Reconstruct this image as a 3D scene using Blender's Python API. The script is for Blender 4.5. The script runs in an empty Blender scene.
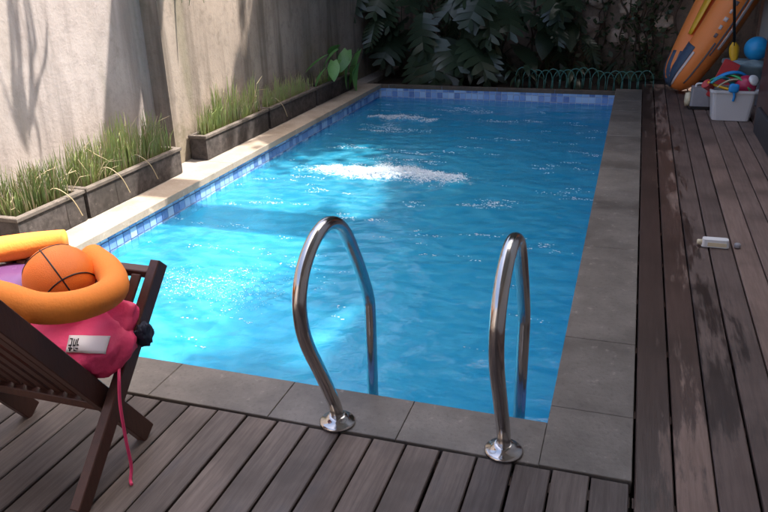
import bpy, math, random
import numpy as np
from mathutils import Vector, Matrix, noise
random.seed(7); rng = np.random.default_rng(7)
scene = bpy.context.scene
C = scene.collection

# ------------------------------------------------------------------ camera
cam_d = bpy.data.cameras.new('camera'); cam = bpy.data.objects.new('camera', cam_d); C.objects.link(cam)
RX = (0.95042278, 0.09729776, -0.29534672)
RY = (0.31001836, -0.37036545, 0.87562438)
RZ = (-0.02418993, -0.92377626, -0.38216785)
cam.matrix_world = Matrix(((RX[0], -RX[1], -RX[2], 0.0), (RY[0], -RY[1], -RY[2], 0.0), (RZ[0], -RZ[1], -RZ[2], 1.6), (0, 0, 0, 1)))
cam_d.sensor_width = 36.0; cam_d.lens = 740.0 / 768.0 * 36.0
cam_d.clip_start = 0.05; cam_d.clip_end = 500
scene.camera = cam

# ------------------------------------------------------------------ sky and sun
SUN = Vector((0.40, 0.37, 1.0)).normalized()
world = bpy.data.worlds.new('World'); scene.world = world; world.use_nodes = True
wn = world.node_tree; bg = wn.nodes['Background']
sky = wn.nodes.new('ShaderNodeTexSky'); sky.sky_type = 'NISHITA'; sky.sun_disc = False
sky.sun_elevation = math.asin(SUN.z); sky.sun_rotation = math.atan2(SUN.x, SUN.y)
sky.air_density = 0.8; sky.dust_density = 6.0; sky.ozone_density = 1.0
wn.links.new(sky.outputs[0], bg.inputs[0]); bg.inputs[1].default_value = 0.15
sl = bpy.data.lights.new('sun', 'SUN'); sl.energy = 3.2; sl.angle = math.radians(1.0); sl.color = (1.0, 0.95, 0.88)
so = bpy.data.objects.new('sun', sl); C.objects.link(so)
so.rotation_euler = SUN.to_track_quat('Z', 'Y').to_euler(); so.location = SUN * 30
scene.view_settings.view_transform = 'Standard'; scene.view_settings.look = 'None'
scene.view_settings.exposure = 2.0; scene.view_settings.gamma = 1.0
scene.view_settings.use_curve_mapping = False
scene.cycles.use_denoising = True
scene.cycles.max_bounces = 10; scene.cycles.diffuse_bounces = 5; scene.cycles.transparent_max_bounces = 16

# ------------------------------------------------------------------ helpers
def tag(o, label=None, cat=None, group=None, kind=None):
    if label: o['label'] = label
    if cat: o['category'] = cat
    if group: o['group'] = group
    if kind: o['kind'] = kind
    return o
def link(o, parent=None):
    C.objects.link(o)
    if parent is not None: o.parent = parent
    return o
def empty(name, loc=(0, 0, 0)):
    o = bpy.data.objects.new(name, None); o.location = loc; o.empty_display_size = 0.1
    return link(o)

class MB:
    def __init__(self): self.v = []; self.f = []
    def add(self, vs, fs):
        b = len(self.v); self.v += [tuple(p) for p in vs]; self.f += [tuple(i + b for i in f) for f in fs]
        return self
    def box(self, c, s, rot=None, ch=0.0):
        x, y, z = s[0] / 2, s[1] / 2, s[2] / 2
        if ch <= 0:
            vs = [(-x, -y, -z), (x, -y, -z), (x, y, -z), (-x, y, -z), (-x, -y, z), (x, -y, z), (x, y, z), (-x, y, z)]
            fs = [(0, 3, 2, 1), (4, 5, 6, 7), (0, 1, 5, 4), (1, 2, 6, 5), (2, 3, 7, 6), (3, 0, 4, 7)]
        else:
            vs = []; 
            for (zz, k) in ((-z, ch), (-z + ch, 0), (z - ch, 0), (z, ch)):
                vs += [(-x + k, -y + k, zz), (x - k, -y + k, zz), (x - k, y - k, zz), (-x + k, y - k, zz)]
            fs = [(0, 3, 2, 1), (12, 13, 14, 15)]
            for r in range(3):
                for i in range(4):
                    j = (i + 1) % 4
                    fs.append((r * 4 + i, r * 4 + j, r * 4 + 4 + j, r * 4 + 4 + i))
        m = rot if rot is not None else Matrix.Identity(3)
        c = Vector(c)
        return self.add([m @ Vector(p) + c for p in vs], fs)
    def bar(self, a, b, w, h, side=Vector((1, 0, 0)), ch=0.0):
        a = Vector(a); b = Vector(b); d = b - a; L = d.length; d.normalize()
        s = Vector(side); s = (s - d * s.dot(d)).normalized(); u = s.cross(d)
        m = Matrix((s, d, u)).transposed()
        return self.box((a + b) / 2, (w, L, h), m, ch)
    def tube(self, path, r, n=10, cap=True, closed=False):
        P = [Vector(p) for p in path]; k = len(P)
        rs = r if isinstance(r, (list, tuple)) else [r] * k
        vs = []; fs = []; prev = None
        for i in range(k):
            if closed: t = P[(i + 1) % k] - P[i - 1]
            else: t = P[min(i + 1, k - 1)] - P[max(i - 1, 0)]
            t.normalize()
            if prev is None:
                a = Vector((0, 0, 1)) if abs(t.z) < 0.9 else Vector((1, 0, 0))
                u = (a - t * a.dot(t)).normalized()
            else: u = (prev - t * prev.dot(t)).normalized()
            prev = u; w = t.cross(u)
            for j in range(n):
                an = 2 * math.pi * j / n
                vs.append(P[i] + (u * math.cos(an) + w * math.sin(an)) * rs[i])
        for i in range(k if closed else k - 1):
            for j in range(n):
                j2 = (j + 1) % n; i2 = (i + 1) % k
                fs.append((i * n + j, i * n + j2, i2 * n + j2, i2 * n + j))
        if cap and not closed:
            fs.append(tuple(range(n))[::-1]); fs.append(tuple((k - 1) * n + j for j in range(n)))
        return self.add(vs, fs)
    def lathe(self, prof, n=24, c=(0, 0, 0), rot=None):
        c = Vector(c); m = rot if rot is not None else Matrix.Identity(3)
        vs = []; fs = []
        for (r, z) in prof:
            for j in range(n):
                a = 2 * math.pi * j / n; vs.append(m @ Vector((r * math.cos(a), r * math.sin(a), z)) + c)
        for i in range(len(prof) - 1):
            for j in range(n):
                j2 = (j + 1) % n; fs.append((i * n + j, i * n + j2, (i + 1) * n + j2, (i + 1) * n + j))
        fs.append(tuple(range(n))[::-1]); fs.append(tuple((len(prof) - 1) * n + j for j in range(n)))
        return self.add(vs, fs)
    def sphere(self, c, r, seg=16, ring=10, sc=(1, 1, 1)):
        prof = [(max(1e-4, math.sin(math.pi * i / ring)) * r, -math.cos(math.pi * i / ring) * r) for i in range(ring + 1)]
        return self.lathe(prof, seg, c, Matrix.Diagonal(sc))
    def build(self, name, mat, parent=None, smooth=False):
        me = bpy.data.meshes.new(name); me.from_pydata(self.v, [], self.f); me.update()
        if smooth: me.shade_smooth()
        if mat: me.materials.append(mat)
        o = bpy.data.objects.new(name, me)
        return link(o, parent)

def catmull(pts, n=8, closed=False):
    P = [Vector(p) for p in pts]; out = []; k = len(P)
    rng_ = range(k) if closed else range(k - 1)
    for i in rng_:
        if closed: a, b, c, d = P[i - 1], P[i], P[(i + 1) % k], P[(i + 2) % k]
        else: a, b, c, d = P[max(i - 1, 0)], P[i], P[i + 1], P[min(i + 2, k - 1)]
        for j in range(n):
            t = j / n; t2 = t * t; t3 = t2 * t
            out.append(0.5 * ((2 * b) + (c - a) * t + (2 * a - 5 * b + 4 * c - d) * t2 + (3 * b - a - 3 * c + d) * t3))
    if not closed: out.append(P[-1])
    return out

# ------------------------------------------------------------------ materials
def nmat(name):
    m = bpy.data.materials.new(name); m.use_nodes = True
    return m, m.node_tree, m.node_tree.nodes['Principled BSDF']
def N(t, ty, **kw):
    n = t.nodes.new(ty)
    for k, v in kw.items(): setattr(n, k, v)
    return n
def ramp(t, src, stops):
    r = N(t, 'ShaderNodeValToRGB'); e = r.color_ramp.elements
    while len(e) < len(stops): e.new(0.5)
    for i, (p, c) in enumerate(stops):
        e[i].position = p; e[i].color = (c[0], c[1], c[2], 1) if len(c) == 3 else c
    t.links.new(src, r.inputs[0]); return r.outputs[0]
def pos(t, scale=(1, 1, 1), obj=False, rnd=False):
    if obj: s = N(t, 'ShaderNodeTexCoord').outputs['Object']
    else: s = N(t, 'ShaderNodeNewGeometry').outputs['Position']
    m = N(t, 'ShaderNodeMapping'); m.inputs['Scale'].default_value = scale
    t.links.new(s, m.inputs['Vector'])
    if rnd:
        oi = N(t, 'ShaderNodeObjectInfo'); c = N(t, 'ShaderNodeVectorMath', operation='SCALE')
        c.inputs[0].default_value = (37, 53, 71); t.links.new(oi.outputs['Random'], c.inputs['Scale'])
        t.links.new(c.outputs[0], m.inputs['Location'])
    return m.outputs[0]
def noi(t, vec, scale, detail=4, rough=0.55):
    n = N(t, 'ShaderNodeTexNoise'); n.inputs['Scale'].default_value = scale
    n.inputs['Detail'].default_value = detail; n.inputs['Roughness'].default_value = rough
    if vec is not None: t.links.new(vec, n.inputs['Vector'])
    return n.outputs['Fac']
def mixc(t, fac, a, b, mode='MIX'):
    m = N(t, 'ShaderNodeMix', data_type='RGBA', blend_type=mode)
    for sock, val in ((m.inputs[0], fac), (m.inputs[6], a), (m.inputs[7], b)):
        if isinstance(val, (int, float)): sock.default_value = val
        elif isinstance(val, tuple): sock.default_value = (*val, 1) if len(val) == 3 else val
        else: t.links.new(val, sock)
    return m.outputs[2]
def math_(t, op, a, b=0.0, clamp=False):
    m = N(t, 'ShaderNodeMath', operation=op); m.use_clamp = clamp
    for s, v in ((m.inputs[0], a), (m.inputs[1], b)):
        if isinstance(v, (int, float)): s.default_value = v
        else: t.links.new(v, s)
    return m.outputs[0]
def sstep(t, v, lo, hi):
    m = N(t, 'ShaderNodeMapRange'); m.interpolation_type = 'SMOOTHSTEP'
    m.inputs[1].default_value = lo; m.inputs[2].default_value = hi
    t.links.new(v, m.inputs[0]); return m.outputs[0]
def bump(t, b, h, strength=0.3, dist=0.01):
    n = N(t, 'ShaderNodeBump'); n.inputs['Strength'].default_value = strength; n.inputs['Distance'].default_value = dist
    t.links.new(h, n.inputs['Height']); t.links.new(n.outputs[0], b.inputs['Normal'])
def setc(t, b, col):
    if isinstance(col, tuple): b.inputs['Base Color'].default_value = (*col, 1)
    else: t.links.new(col, b.inputs['Base Color'])

def simple(name, col, rough=0.5, metal=0.0, var=0.15, scale=20, bmp=0.0, spec=0.5, obj=True):
    m, t, b = nmat(name)
    v = pos(t, obj=obj); n = noi(t, v, scale)
    c = mixc(t, n, tuple(max(0, x * (1 - var)) for x in col), tuple(min(1, x * (1 + var)) for x in col))
    setc(t, b, c); b.inputs['Metallic'].default_value = metal; b.inputs['Specular IOR Level'].default_value = spec
    r = math_(t, 'MULTIPLY_ADD', n, 0.15); t.nodes[-1].inputs[2].default_value = rough - 0.07
    t.links.new(r, b.inputs['Roughness'])
    if bmp: bump(t, b, noi(t, v, scale * 2), bmp, 0.01)
    return m

def m_wood_deck(name, base, light, wet):
    m, t, b = nmat(name)
    v = pos(t, (9, 0.55, 9), rnd=True); g = noi(t, v, 7, 8, 0.65)
    v2 = pos(t, (1, 1, 1), rnd=True); blot = noi(t, v2, 2.2, 4)
    c = mixc(t, sstep(t, g, 0.3, 0.72), base, light)
    c = mixc(t, sstep(t, blot, 0.4, 0.75), c, tuple(x * 0.62 for x in base))
    oi = N(t, 'ShaderNodeObjectInfo')
    tone = ramp(t, oi.outputs['Random'], [(0, (0.66, 0.65, 0.67)), (0.5, (0.97, 0.96, 0.95)), (1, (1.28, 1.22, 1.18))])
    c = mixc(t, 1.0, c, tone, 'MULTIPLY')
    # fine machined ribs along the board and pale scuffs
    vs = pos(t, (40, 1.3, 40), rnd=True); sc = noi(t, vs, 3, 5, 0.7)
    c = mixc(t, math_(t, 'MULTIPLY', sstep(t, sc, 0.6, 0.82), 0.45), c, tuple(min(1, x * 1.9) for x in light))
    rough = 0.62
    # wet water marks spreading from the pool side
    w = math_(t, 'ADD', 0.0, 0.0)
    if wet:
        sx = N(t, 'ShaderNodeSeparateXYZ'); t.links.new(N(t, 'ShaderNodeNewGeometry').outputs['Position'], sx.inputs[0])
        x, y = sx.outputs[0], sx.outputs[1]
        n1 = noi(t, pos(t, (13.0, 1.3, 1)), 1.6, 6, 0.65)
        n2 = noi(t, pos(t, (2.4, 1.0, 1)), 1.25, 3, 0.5)
        n3 = noi(t, pos(t, (1, 1, 1), rnd=True), 2.5, 3, 0.5)
        reach = math_(t, 'MULTIPLY', sstep(t, y, 1.8, 2.9), 0.22)
        reach = math_(t, 'MULTIPLY', reach, math_(t, 'SUBTRACT', 1.0, math_(t, 'MULTIPLY', sstep(t, y, 4.3, 9.0), 0.6)))
        reach = math_(t, 'ADD', reach, 0.235)
        d = math_(t, 'SUBTRACT', reach, x)
        d = math_(t, 'ADD', d, math_(t, 'MULTIPLY', math_(t, 'SUBTRACT', n1, 0.5), 0.85))
        d = math_(t, 'ADD', d, math_(t, 'MULTIPLY', math_(t, 'SUBTRACT', n2, 0.5), 0.7))
        d = math_(t, 'ADD', d, math_(t, 'MULTIPLY', math_(t, 'SUBTRACT', n3, 0.5), 0.22))
        d = math_(t, 'ADD', d, math_(t, 'MULTIPLY', math_(t, 'SUBTRACT', noi(t, pos(t, (30.0, 5.0, 1)), 2.0, 5, 0.7), 0.5), 0.30))
        w = sstep(t, d, -0.05, 0.10)
        c = mixc(t, w, c, mixc(t, 1.0, c, (0.33, 0.30, 0.31), 'MULTIPLY'))
    else:
        n1 = noi(t, pos(t, (3.2, 1.0, 1), rnd=True), 2.2, 6, 0.65)
        w = math_(t, 'MULTIPLY', sstep(t, n1, 0.50, 0.72), 0.85)
        c = mixc(t, w, c, mixc(t, 1.0, c, (0.55, 0.53, 0.56), 'MULTIPLY'))
    setc(t, b, c)
    rr = N(t, 'ShaderNodeMapRange'); rr.inputs[3].default_value = rough; rr.inputs[4].default_value = 0.36
    t.links.new(w, rr.inputs[0]); t.links.new(rr.outputs[0], b.inputs['Roughness'])
    bump(t, b, g, 0.35, 0.004)
    return m

def m_plaster(name, a, bcol, dark, green):
    m, t, b = nmat(name)
    v = pos(t); big = noi(t, v, 1.1, 5); fine = noi(t, v, 45, 4, 0.7); mid = noi(t, v, 9, 6, 0.7)
    c = mixc(t, sstep(t, big, 0.3, 0.7), a, bcol)
    c = mixc(t, math_(t, 'MULTIPLY', sstep(t, mid, 0.45, 0.75), 0.5), c, dark)
    st = noi(t, pos(t, (2.2, 2.2, 0.16)), 2.2, 5, 0.6)
    c = mixc(t, math_(t, 'MULTIPLY', sstep(t, st, 0.46, 0.68), 0.8), c, dark)
    st2 = noi(t, pos(t, (1.4, 1.4, 0.2)), 1.9, 3)
    c = mixc(t, math_(t, 'MULTIPLY', sstep(t, st2, 0.55, 0.75), 0.5), c, green)
    sx = N(t, 'ShaderNodeSeparateXYZ'); t.links.new(v, sx.inputs[0])
    low = math_(t, 'SUBTRACT', math_(t, 'MULTIPLY', mid, 0.8), sx.outputs[2])
    c = mixc(t, math_(t, 'MULTIPLY', sstep(t, low, 0.0, 0.35), 0.6), c, green)
    c = mixc(t, math_(t, 'MULTIPLY', sstep(t, fine, 0.5, 0.75), 0.25), c, dark)
    setc(t, b, c); b.inputs['Roughness'].default_value = 0.9; b.inputs['Specular IOR Level'].default_value = 0.2
    h = math_(t, 'ADD', fine, math_(t, 'MULTIPLY', mid, 1.5)); bump(t, b, h, 0.35, 0.008)
    return m

def m_stone(name, a, bcol, dark, sc=1.0, rough=0.6):
    m, t, b = nmat(name)
    v = pos(t, (sc, sc, sc)); n1 = noi(t, v, 4, 6, 0.65); n2 = noi(t, v, 60, 3, 0.7)
    c = mixc(t, sstep(t, n1, 0.3, 0.7), a, bcol)
    c = mixc(t, math_(t, 'MULTIPLY', sstep(t, n2, 0.5, 0.75), 0.5), c, dark)
    n3 = noi(t, pos(t), 1.6, 5, 0.65)
    c = mixc(t, math_(t, 'MULTIPLY', sstep(t, n3, 0.5, 0.66), 0.55), c, dark)
    n4 = noi(t, pos(t), 16, 4, 0.7)
    c = mixc(t, math_(t, 'MULTIPLY', sstep(t, n4, 0.60, 0.72), 0.5), c, tuple(min(1, x * 1.8) for x in bcol))
    oi = N(t, 'ShaderNodeObjectInfo')
    c = mixc(t, 1.0, c, ramp(t, oi.outputs['Random'], [(0, (0.93, 0.93, 0.93)), (1, (1.06, 1.05, 1.03))]), 'MULTIPLY')
    setc(t, b, c)
    rr = N(t, 'ShaderNodeMapRange'); rr.inputs[3].default_value = rough + 0.12; rr.inputs[4].default_value = rough - 0.2
    t.links.new(n3, rr.inputs[0]); t.links.new(rr.outputs[0], b.inputs['Roughness'])
    bump(t, b, math_(t, 'ADD', n2, n1), 0.25, 0.004)
    return m

def m_leaf(name, a, bcol, rough=0.4, trans=0.25):
    m, t, b = nmat(name)
    n = noi(t, pos(t), 6, 3); oi = N(t, 'ShaderNodeObjectInfo')
    f = math_(t, 'ADD', math_(t, 'MULTIPLY', n, 0.6), math_(t, 'MULTIPLY', oi.outputs['Random'], 0.4))
    c = mixc(t, sstep(t, f, 0.25, 0.75), a, bcol)
    fine = noi(t, pos(t), 60, 3); c = mixc(t, math_(t, 'MULTIPLY', fine, 0.35), c, tuple(min(1, x * 1.7) for x in bcol))
    setc(t, b, c); b.inputs['Roughness'].default_value = rough
    tr = N(t, 'ShaderNodeBsdfTranslucent'); t.links.new(c, tr.inputs[0])
    mx = N(t, 'ShaderNodeMixShader'); mx.inputs[0].default_value = trans
    out = t.nodes['Material Output']
    t.links.new(b.outputs[0], mx.inputs[1]); t.links.new(tr.outputs[0], mx.inputs[2]); t.links.new(mx.outputs[0], out.inputs[0])
    return m

M = {}
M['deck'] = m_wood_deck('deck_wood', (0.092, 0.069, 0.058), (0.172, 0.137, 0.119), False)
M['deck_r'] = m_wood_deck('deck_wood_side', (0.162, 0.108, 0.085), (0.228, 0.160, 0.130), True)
M['wall'] = m_plaster('plaster_pale', (0.43, 0.37, 0.34), (0.34, 0.29, 0.265), (0.21, 0.176, 0.16), (0.19, 0.168, 0.125))
M['wall2'] = m_plaster('plaster_stained', (0.36, 0.29, 0.235), (0.24, 0.19, 0.152), (0.12, 0.095, 0.075), (0.15, 0.135, 0.080))
M['backwall'] = m_plaster('rear_wall_stone', (0.36, 0.26, 0.19), (0.24, 0.17, 0.125), (0.06, 0.045, 0.035), (0.09, 0.08, 0.05))
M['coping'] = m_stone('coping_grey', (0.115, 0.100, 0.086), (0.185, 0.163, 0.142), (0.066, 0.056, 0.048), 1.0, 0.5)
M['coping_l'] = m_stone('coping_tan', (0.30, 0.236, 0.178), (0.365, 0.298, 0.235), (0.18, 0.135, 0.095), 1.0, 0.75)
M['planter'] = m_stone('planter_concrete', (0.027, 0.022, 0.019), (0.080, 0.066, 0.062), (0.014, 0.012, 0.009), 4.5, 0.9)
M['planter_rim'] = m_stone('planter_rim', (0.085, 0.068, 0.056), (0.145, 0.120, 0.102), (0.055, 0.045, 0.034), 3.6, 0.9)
M['soil'] = simple('soil', (0.045, 0.033, 0.024), 0.95, 0, 0.5, 30, 0.8, 0.1, False)
M['earth'] = simple('earth', (0.05, 0.042, 0.034), 0.95, 0, 0.4, 3, 0.3, 0.1, False)
M['paving'] = simple('paving_concrete', (0.30, 0.26, 0.22), 0.9, 0, 0.3, 8, 0.3, 0.2, False)
M['concrete'] = simple('concrete_painted', (0.46, 0.43, 0.40), 0.8, 0, 0.1, 3, 0.1, 0.3, False)
m, t, b = nmat('stainless_steel'); b.inputs['Metallic'].default_value = 1.0
n = noi(t, pos(t, (1, 1, 1)), 25, 4); setc(t, b, mixc(t, n, (0.50, 0.47, 0.45), (0.60, 0.57, 0.55)))
t.links.new(ramp(t, n, [(0.2, (0.10,) * 3), (0.8, (0.24,) * 3)]), b.inputs['Roughness']); M['steel'] = m
m, t, b = nmat('chair_wood'); v = pos(t, (14, 14, 2)); n = noi(t, v, 5, 6, 0.65)
setc(t, b, mixc(t, n, (0.042, 0.017, 0.012), (0.115, 0.045, 0.030))); b.inputs['Roughness'].default_value = 0.45
bump(t, b, n, 0.2, 0.003); M['darkwood'] = m
M['orange_foam'] = simple('noodle_foam', (0.95, 0.27, 0.035), 0.8, 0, 0.08, 60, 0.15)
M['ball'] = simple('ball_orange', (0.88, 0.21, 0.02), 0.45, 0, 0.08, 200, 0.4)
M['black'] = simple('black_rubber', (0.012, 0.011, 0.011), 0.5, 0, 0.2)
M['pink'] = simple('pink_fabric', (0.80, 0.055, 0.17), 0.6, 0, 0.08, 14, 0.5)
M['white'] = simple('white_plastic', (0.78, 0.77, 0.74), 0.45, 0, 0.05)
M['offwhite'] = simple('bin_plastic', (0.66, 0.64, 0.63), 0.45, 0, 0.06, 6)
M['ink'] = simple('ink', (0.03, 0.03, 0.035), 0.8)
M['purple'] = simple('purple_vinyl', (0.10, 0.04, 0.11), 0.25, 0, 0.1)
M['navy'] = simple('navy_cloth', (0.018, 0.022, 0.045), 0.8, 0, 0.3, 30, 0.3)
M['kayak'] = simple('kayak_orange', (0.95, 0.25, 0.05), 0.5, 0, 0.10, 5)
M['kayak_navy'] = simple('kayak_navy', (0.06, 0.09, 0.14), 0.5)
M['kayak_grey'] = simple('kayak_grey', (0.19, 0.15, 0.15), 0.5)
M['kayak_pale'] = simple('kayak_pale', (0.75, 0.60, 0.55), 0.5)
M['yellow'] = simple('yellow_plastic', (0.78, 0.42, 0.02), 0.4)
M['blue'] = simple('blue_plastic', (0.02, 0.28, 0.68), 0.4)
M['skyblue'] = simple('ball_blue', (0.02, 0.33, 0.66), 0.35, 0, 0.08)
M['green'] = simple('green_plastic', (0.06, 0.50, 0.16), 0.4)
M['teal'] = simple('teal_plastic', (0.04, 0.36, 0.42), 0.45)
M['red'] = simple('red_plastic', (0.62, 0.06, 0.06), 0.4)
M['crimson'] = simple('ball_crimson', (0.50, 0.03, 0.09), 0.35)
M['greyblue'] = simple('grey_blue_plastic', (0.24, 0.32, 0.34), 0.5)
M['grey'] = simple('grey_plastic', (0.30, 0.29, 0.30), 0.5)
M['darkgrey'] = simple('dark_grey', (0.04, 0.04, 0.045), 0.5)
M['cream'] = simple('cream_plastic', (0.72, 0.62, 0.42), 0.5)
M['doorwood'] = simple('door_wood', (0.075, 0.030, 0.022), 0.45, 0, 0.3, 12)
M['fence_green'] = simple('fence_green_wire', (0.05, 0.17, 0.14), 0.5)
M['bark'] = simple('bark', (0.10, 0.075, 0.055), 0.9, 0, 0.4, 14, 0.8)
M['vine'] = simple('vine_stem', (0.085, 0.055, 0.035), 0.9, 0, 0.4, 20, 0.4)
M['leaf_dark'] = m_leaf('leaf_dark_glossy', (0.014, 0.024, 0.014), (0.032, 0.050, 0.026), 0.33, 0.1)
M['leaf_mid'] = m_leaf('leaf_mid', (0.040, 0.062, 0.026), (0.075, 0.095, 0.040), 0.45, 0.2)
M['leaf_bright'] = m_leaf('leaf_bright', (0.07, 0.20, 0.05), (0.14, 0.32, 0.09), 0.4, 0.3)
M['reed'] = m_leaf('reed_green', (0.14, 0.20, 0.05), (0.37, 0.42, 0.15), 0.6, 0.3)
M['reed_dry'] = m_leaf('reed_straw', (0.34, 0.27, 0.15), (0.46, 0.37, 0.22), 0.7, 0.2)
# foam; the same white also draws glints on the water
m, t, b = nmat('water_foam'); setc(t, b, (0.93, 0.94, 0.95)); b.inputs['Roughness'].default_value = 0.35
tr = N(t, 'ShaderNodeBsdfTranslucent'); tr.inputs[0].default_value = (0.8, 0.88, 0.95, 1)
mx = N(t, 'ShaderNodeMixShader'); mx.inputs[0].default_value = 0.35
t.links.new(b.outputs[0], mx.inputs[1]); t.links.new(tr.outputs[0], mx.inputs[2]); t.links.new(mx.outputs[0], t.nodes['Material Output'].inputs[0]); M['foam'] = m
# pool tiles, one colour per tile
m, t, b = nmat('mosaic_tile'); oi = N(t, 'ShaderNodeObjectInfo')
c = ramp(t, oi.outputs['Random'], [(0.0, (0.05, 0.13, 0.38)), (0.2, (0.10, 0.22, 0.52)), (0.4, (0.18, 0.33, 0.62)), (0.65, (0.26, 0.42, 0.68)), (0.85, (0.36, 0.52, 0.74))])
t.nodes[-1].color_ramp.interpolation = 'CONSTANT'
n = noi(t, pos(t), 30, 4); c = mixc(t, math_(t, 'MULTIPLY', n, 0.35), c, (0.50, 0.62, 0.80))
setc(t, b, c); b.inputs['Roughness'].default_value = 0.2; M['tile'] = m
M['grout'] = simple('pool_grout', (0.50, 0.58, 0.68), 0.8, 0, 0.1, 20, 0, 0.3, False)
# pool shell: small mosaic below the band
m, t, b = nmat('pool_mosaic'); br = N(t, 'ShaderNodeTexBrick'); br.offset = 0.0
br.inputs['Color1'].default_value = (0.05, 0.41, 0.66, 1); br.inputs['Color2'].default_value = (0.09, 0.48, 0.71, 1)
br.inputs['Mortar'].default_value = (0.09, 0.48, 0.70, 1); br.inputs['Scale'].default_value = 1.0
br.inputs['Mortar Size'].default_value = 0.006; br.inputs['Brick Width'].default_value = 0.1; br.inputs['Row Height'].default_value = 0.1
t.links.new(pos(t), br.inputs['Vector']); n = noi(t, pos(t), 1.2, 3)
setc(t, b, mixc(t, math_(t, 'MULTIPLY', n, 0.3), br.outputs[0], (0.09, 0.49, 0.71))); b.inputs['Roughness'].default_value = 0.35; M['mosaic'] = m
# water: clear blue, slightly cloudy from the air bubbles, reflecting by Fresnel
m = bpy.data.materials.new('pool_water'); m.use_nodes = True; t = m.node_tree; t.nodes.clear()
out = N(t, 'ShaderNodeOutputMaterial')
tp = N(t, 'ShaderNodeBsdfTransparent'); tp.inputs[0].default_value = (0.62, 0.91, 0.95, 1)
rf = N(t, 'ShaderNodeBsdfRefraction'); rf.inputs['Color'].default_value = (0.62, 0.91, 0.95, 1); rf.inputs['IOR'].default_value = 1.33; rf.inputs['Roughness'].default_value = 0.02
df = N(t, 'ShaderNodeBsdfDiffuse')
gl = N(t, 'ShaderNodeBsdfGlossy'); gl.inputs['Roughness'].default_value = 0.04; gl.inputs['Color'].default_value = (1, 1, 1, 1)
fr = N(t, 'ShaderNodeFresnel'); fr.inputs[0].default_value = 1.33
bp = N(t, 'ShaderNodeBump'); bp.inputs['Strength'].default_value = 0.5; bp.inputs['Distance'].default_value = 0.012
h = noi(t, pos(t, (1, 1.5, 1)), 18, 4, 0.5); t.links.new(h, bp.inputs['Height'])
n = noi(t, pos(t, (1, 1.9, 1)), 7, 5, 0.62)
t.links.new(mixc(t, sstep(t, n, 0.32, 0.68), (0.018, 0.29, 0.475), (0.085, 0.47, 0.645)), df.inputs[0])
for s_ in (gl, fr, df, rf): t.links.new(bp.outputs[0], s_.inputs['Normal'])
m0 = N(t, 'ShaderNodeMixShader'); m0.inputs[0].default_value = 0.42
t.links.new(tp.outputs[0], m0.inputs[1]); t.links.new(rf.outputs[0], m0.inputs[2])
m1 = N(t, 'ShaderNodeMixShader'); m1.inputs[0].default_value = 0.38
t.links.new(m0.outputs[0], m1.inputs[1]); t.links.new(df.outputs[0], m1.inputs[2])
m2 = N(t, 'ShaderNodeMixShader'); t.links.new(fr.outputs[0], m2.inputs[0]); t.links.new(m1.outputs[0], m2.inputs[1]); t.links.new(gl.outputs[0], m2.inputs[2])
# air bubbles beaten in by the jets; near the chair, painted glints
at = N(t, 'ShaderNodeAttribute'); at.attribute_name = 'foam'
fn = noi(t, pos(t, (1, 1.4, 1)), 34, 6, 0.72)
ff = sstep(t, math_(t, 'ADD', at.outputs['Fac'], math_(t, 'MULTIPLY', math_(t, 'SUBTRACT', fn, 0.5), 1.5)), 0.36, 0.80)
fd = N(t, 'ShaderNodeBsdfDiffuse'); fd.inputs[0].default_value = (0.88, 0.92, 0.94, 1)
m3 = N(t, 'ShaderNodeMixShader'); t.links.new(math_(t, 'MULTIPLY', ff, 0.9), m3.inputs[0]); t.links.new(m2.outputs[0], m3.inputs[1]); t.links.new(fd.outputs[0], m3.inputs[2]); m2 = m3
t.links.new(m2.outputs[0], out.inputs[0]); M['water'] = m

# ------------------------------------------------------------------ the setting
PX0, PX1, PY0, PY1 = -3.10, -0.15, 2.29, 9.19        # pool opening
WATER = -0.17
def sheet(name, rects, z, mat):
    mb = MB()
    for (x0, x1, y0, y1) in rects: mb.add([(x0, y0, z), (x1, y0, z), (x1, y1, z), (x0, y1, z)], [(0, 1, 2, 3)])
    return mb.build(name, mat)
S_ = 60
g = sheet('ground', [(-S_, PX0 - 0.12, -S_, S_), (PX1 + 0.12, S_, -S_, S_), (PX0 - 0.12, PX1 + 0.12, -S_, PY0 - 0.12), (PX0 - 0.12, PX1 + 0.12, PY1 + 0.12, S_)], -0.14, M['earth'])
tag(g, 'dark bare earth under the deck and around the pool', 'ground', kind='structure')

pool = empty('swimming_pool', ((PX0 + PX1) / 2, (PY0 + PY1) / 2, -1.3)); tag(pool, 'blue tiled rectangular swimming pool filled with rippling water', 'pool', kind='structure')
def child(o, p):
    o.matrix_parent_inverse = Matrix.Translation(p.location).inverted(); return o
def pbuild(mb, name, mat, parent, smooth=False):
    o = mb.build(name, mat, parent, smooth); return child(o, parent)
mb = MB(); D = -1.25; T = 0.1
mb.add([(PX0, PY0, D), (PX1, PY0, D), (PX1, PY1, D), (PX0, PY1, D)], [(0, 1, 2, 3)])
for (a, b_) in (((PX0, PY0), (PX0, PY1)), ((PX0, PY1), (PX1, PY1)), ((PX1, PY1), (PX1, PY0)), ((PX1, PY0), (PX0, PY0))):
    mb.add([(*a, D), (*b_, D), (*b_, -0.235), (*a, -0.235)], [(0, 1, 2, 3)])
pbuild(mb, 'basin', M['mosaic'], pool)
mb = MB()   # grout bed behind the tile band
e = 0.006
for (a, b_) in (((PX0 - e, PY0 - e), (PX0 - e, PY1 + e)), ((PX0 - e, PY1 + e), (PX1 + e, PY1 + e)), ((PX1 + e, PY1 + e), (PX1 + e, PY0 - e)), ((PX1 + e, PY0 - e), (PX0 - e, PY0 - e))):
    mb.add([(*a, -0.24), (*b_, -0.24), (*b_, -0.004), (*a, -0.004)], [(0, 1, 2, 3)])
pbuild(mb, 'grout_band', M['grout'], pool)
TS = 0.0745
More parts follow.
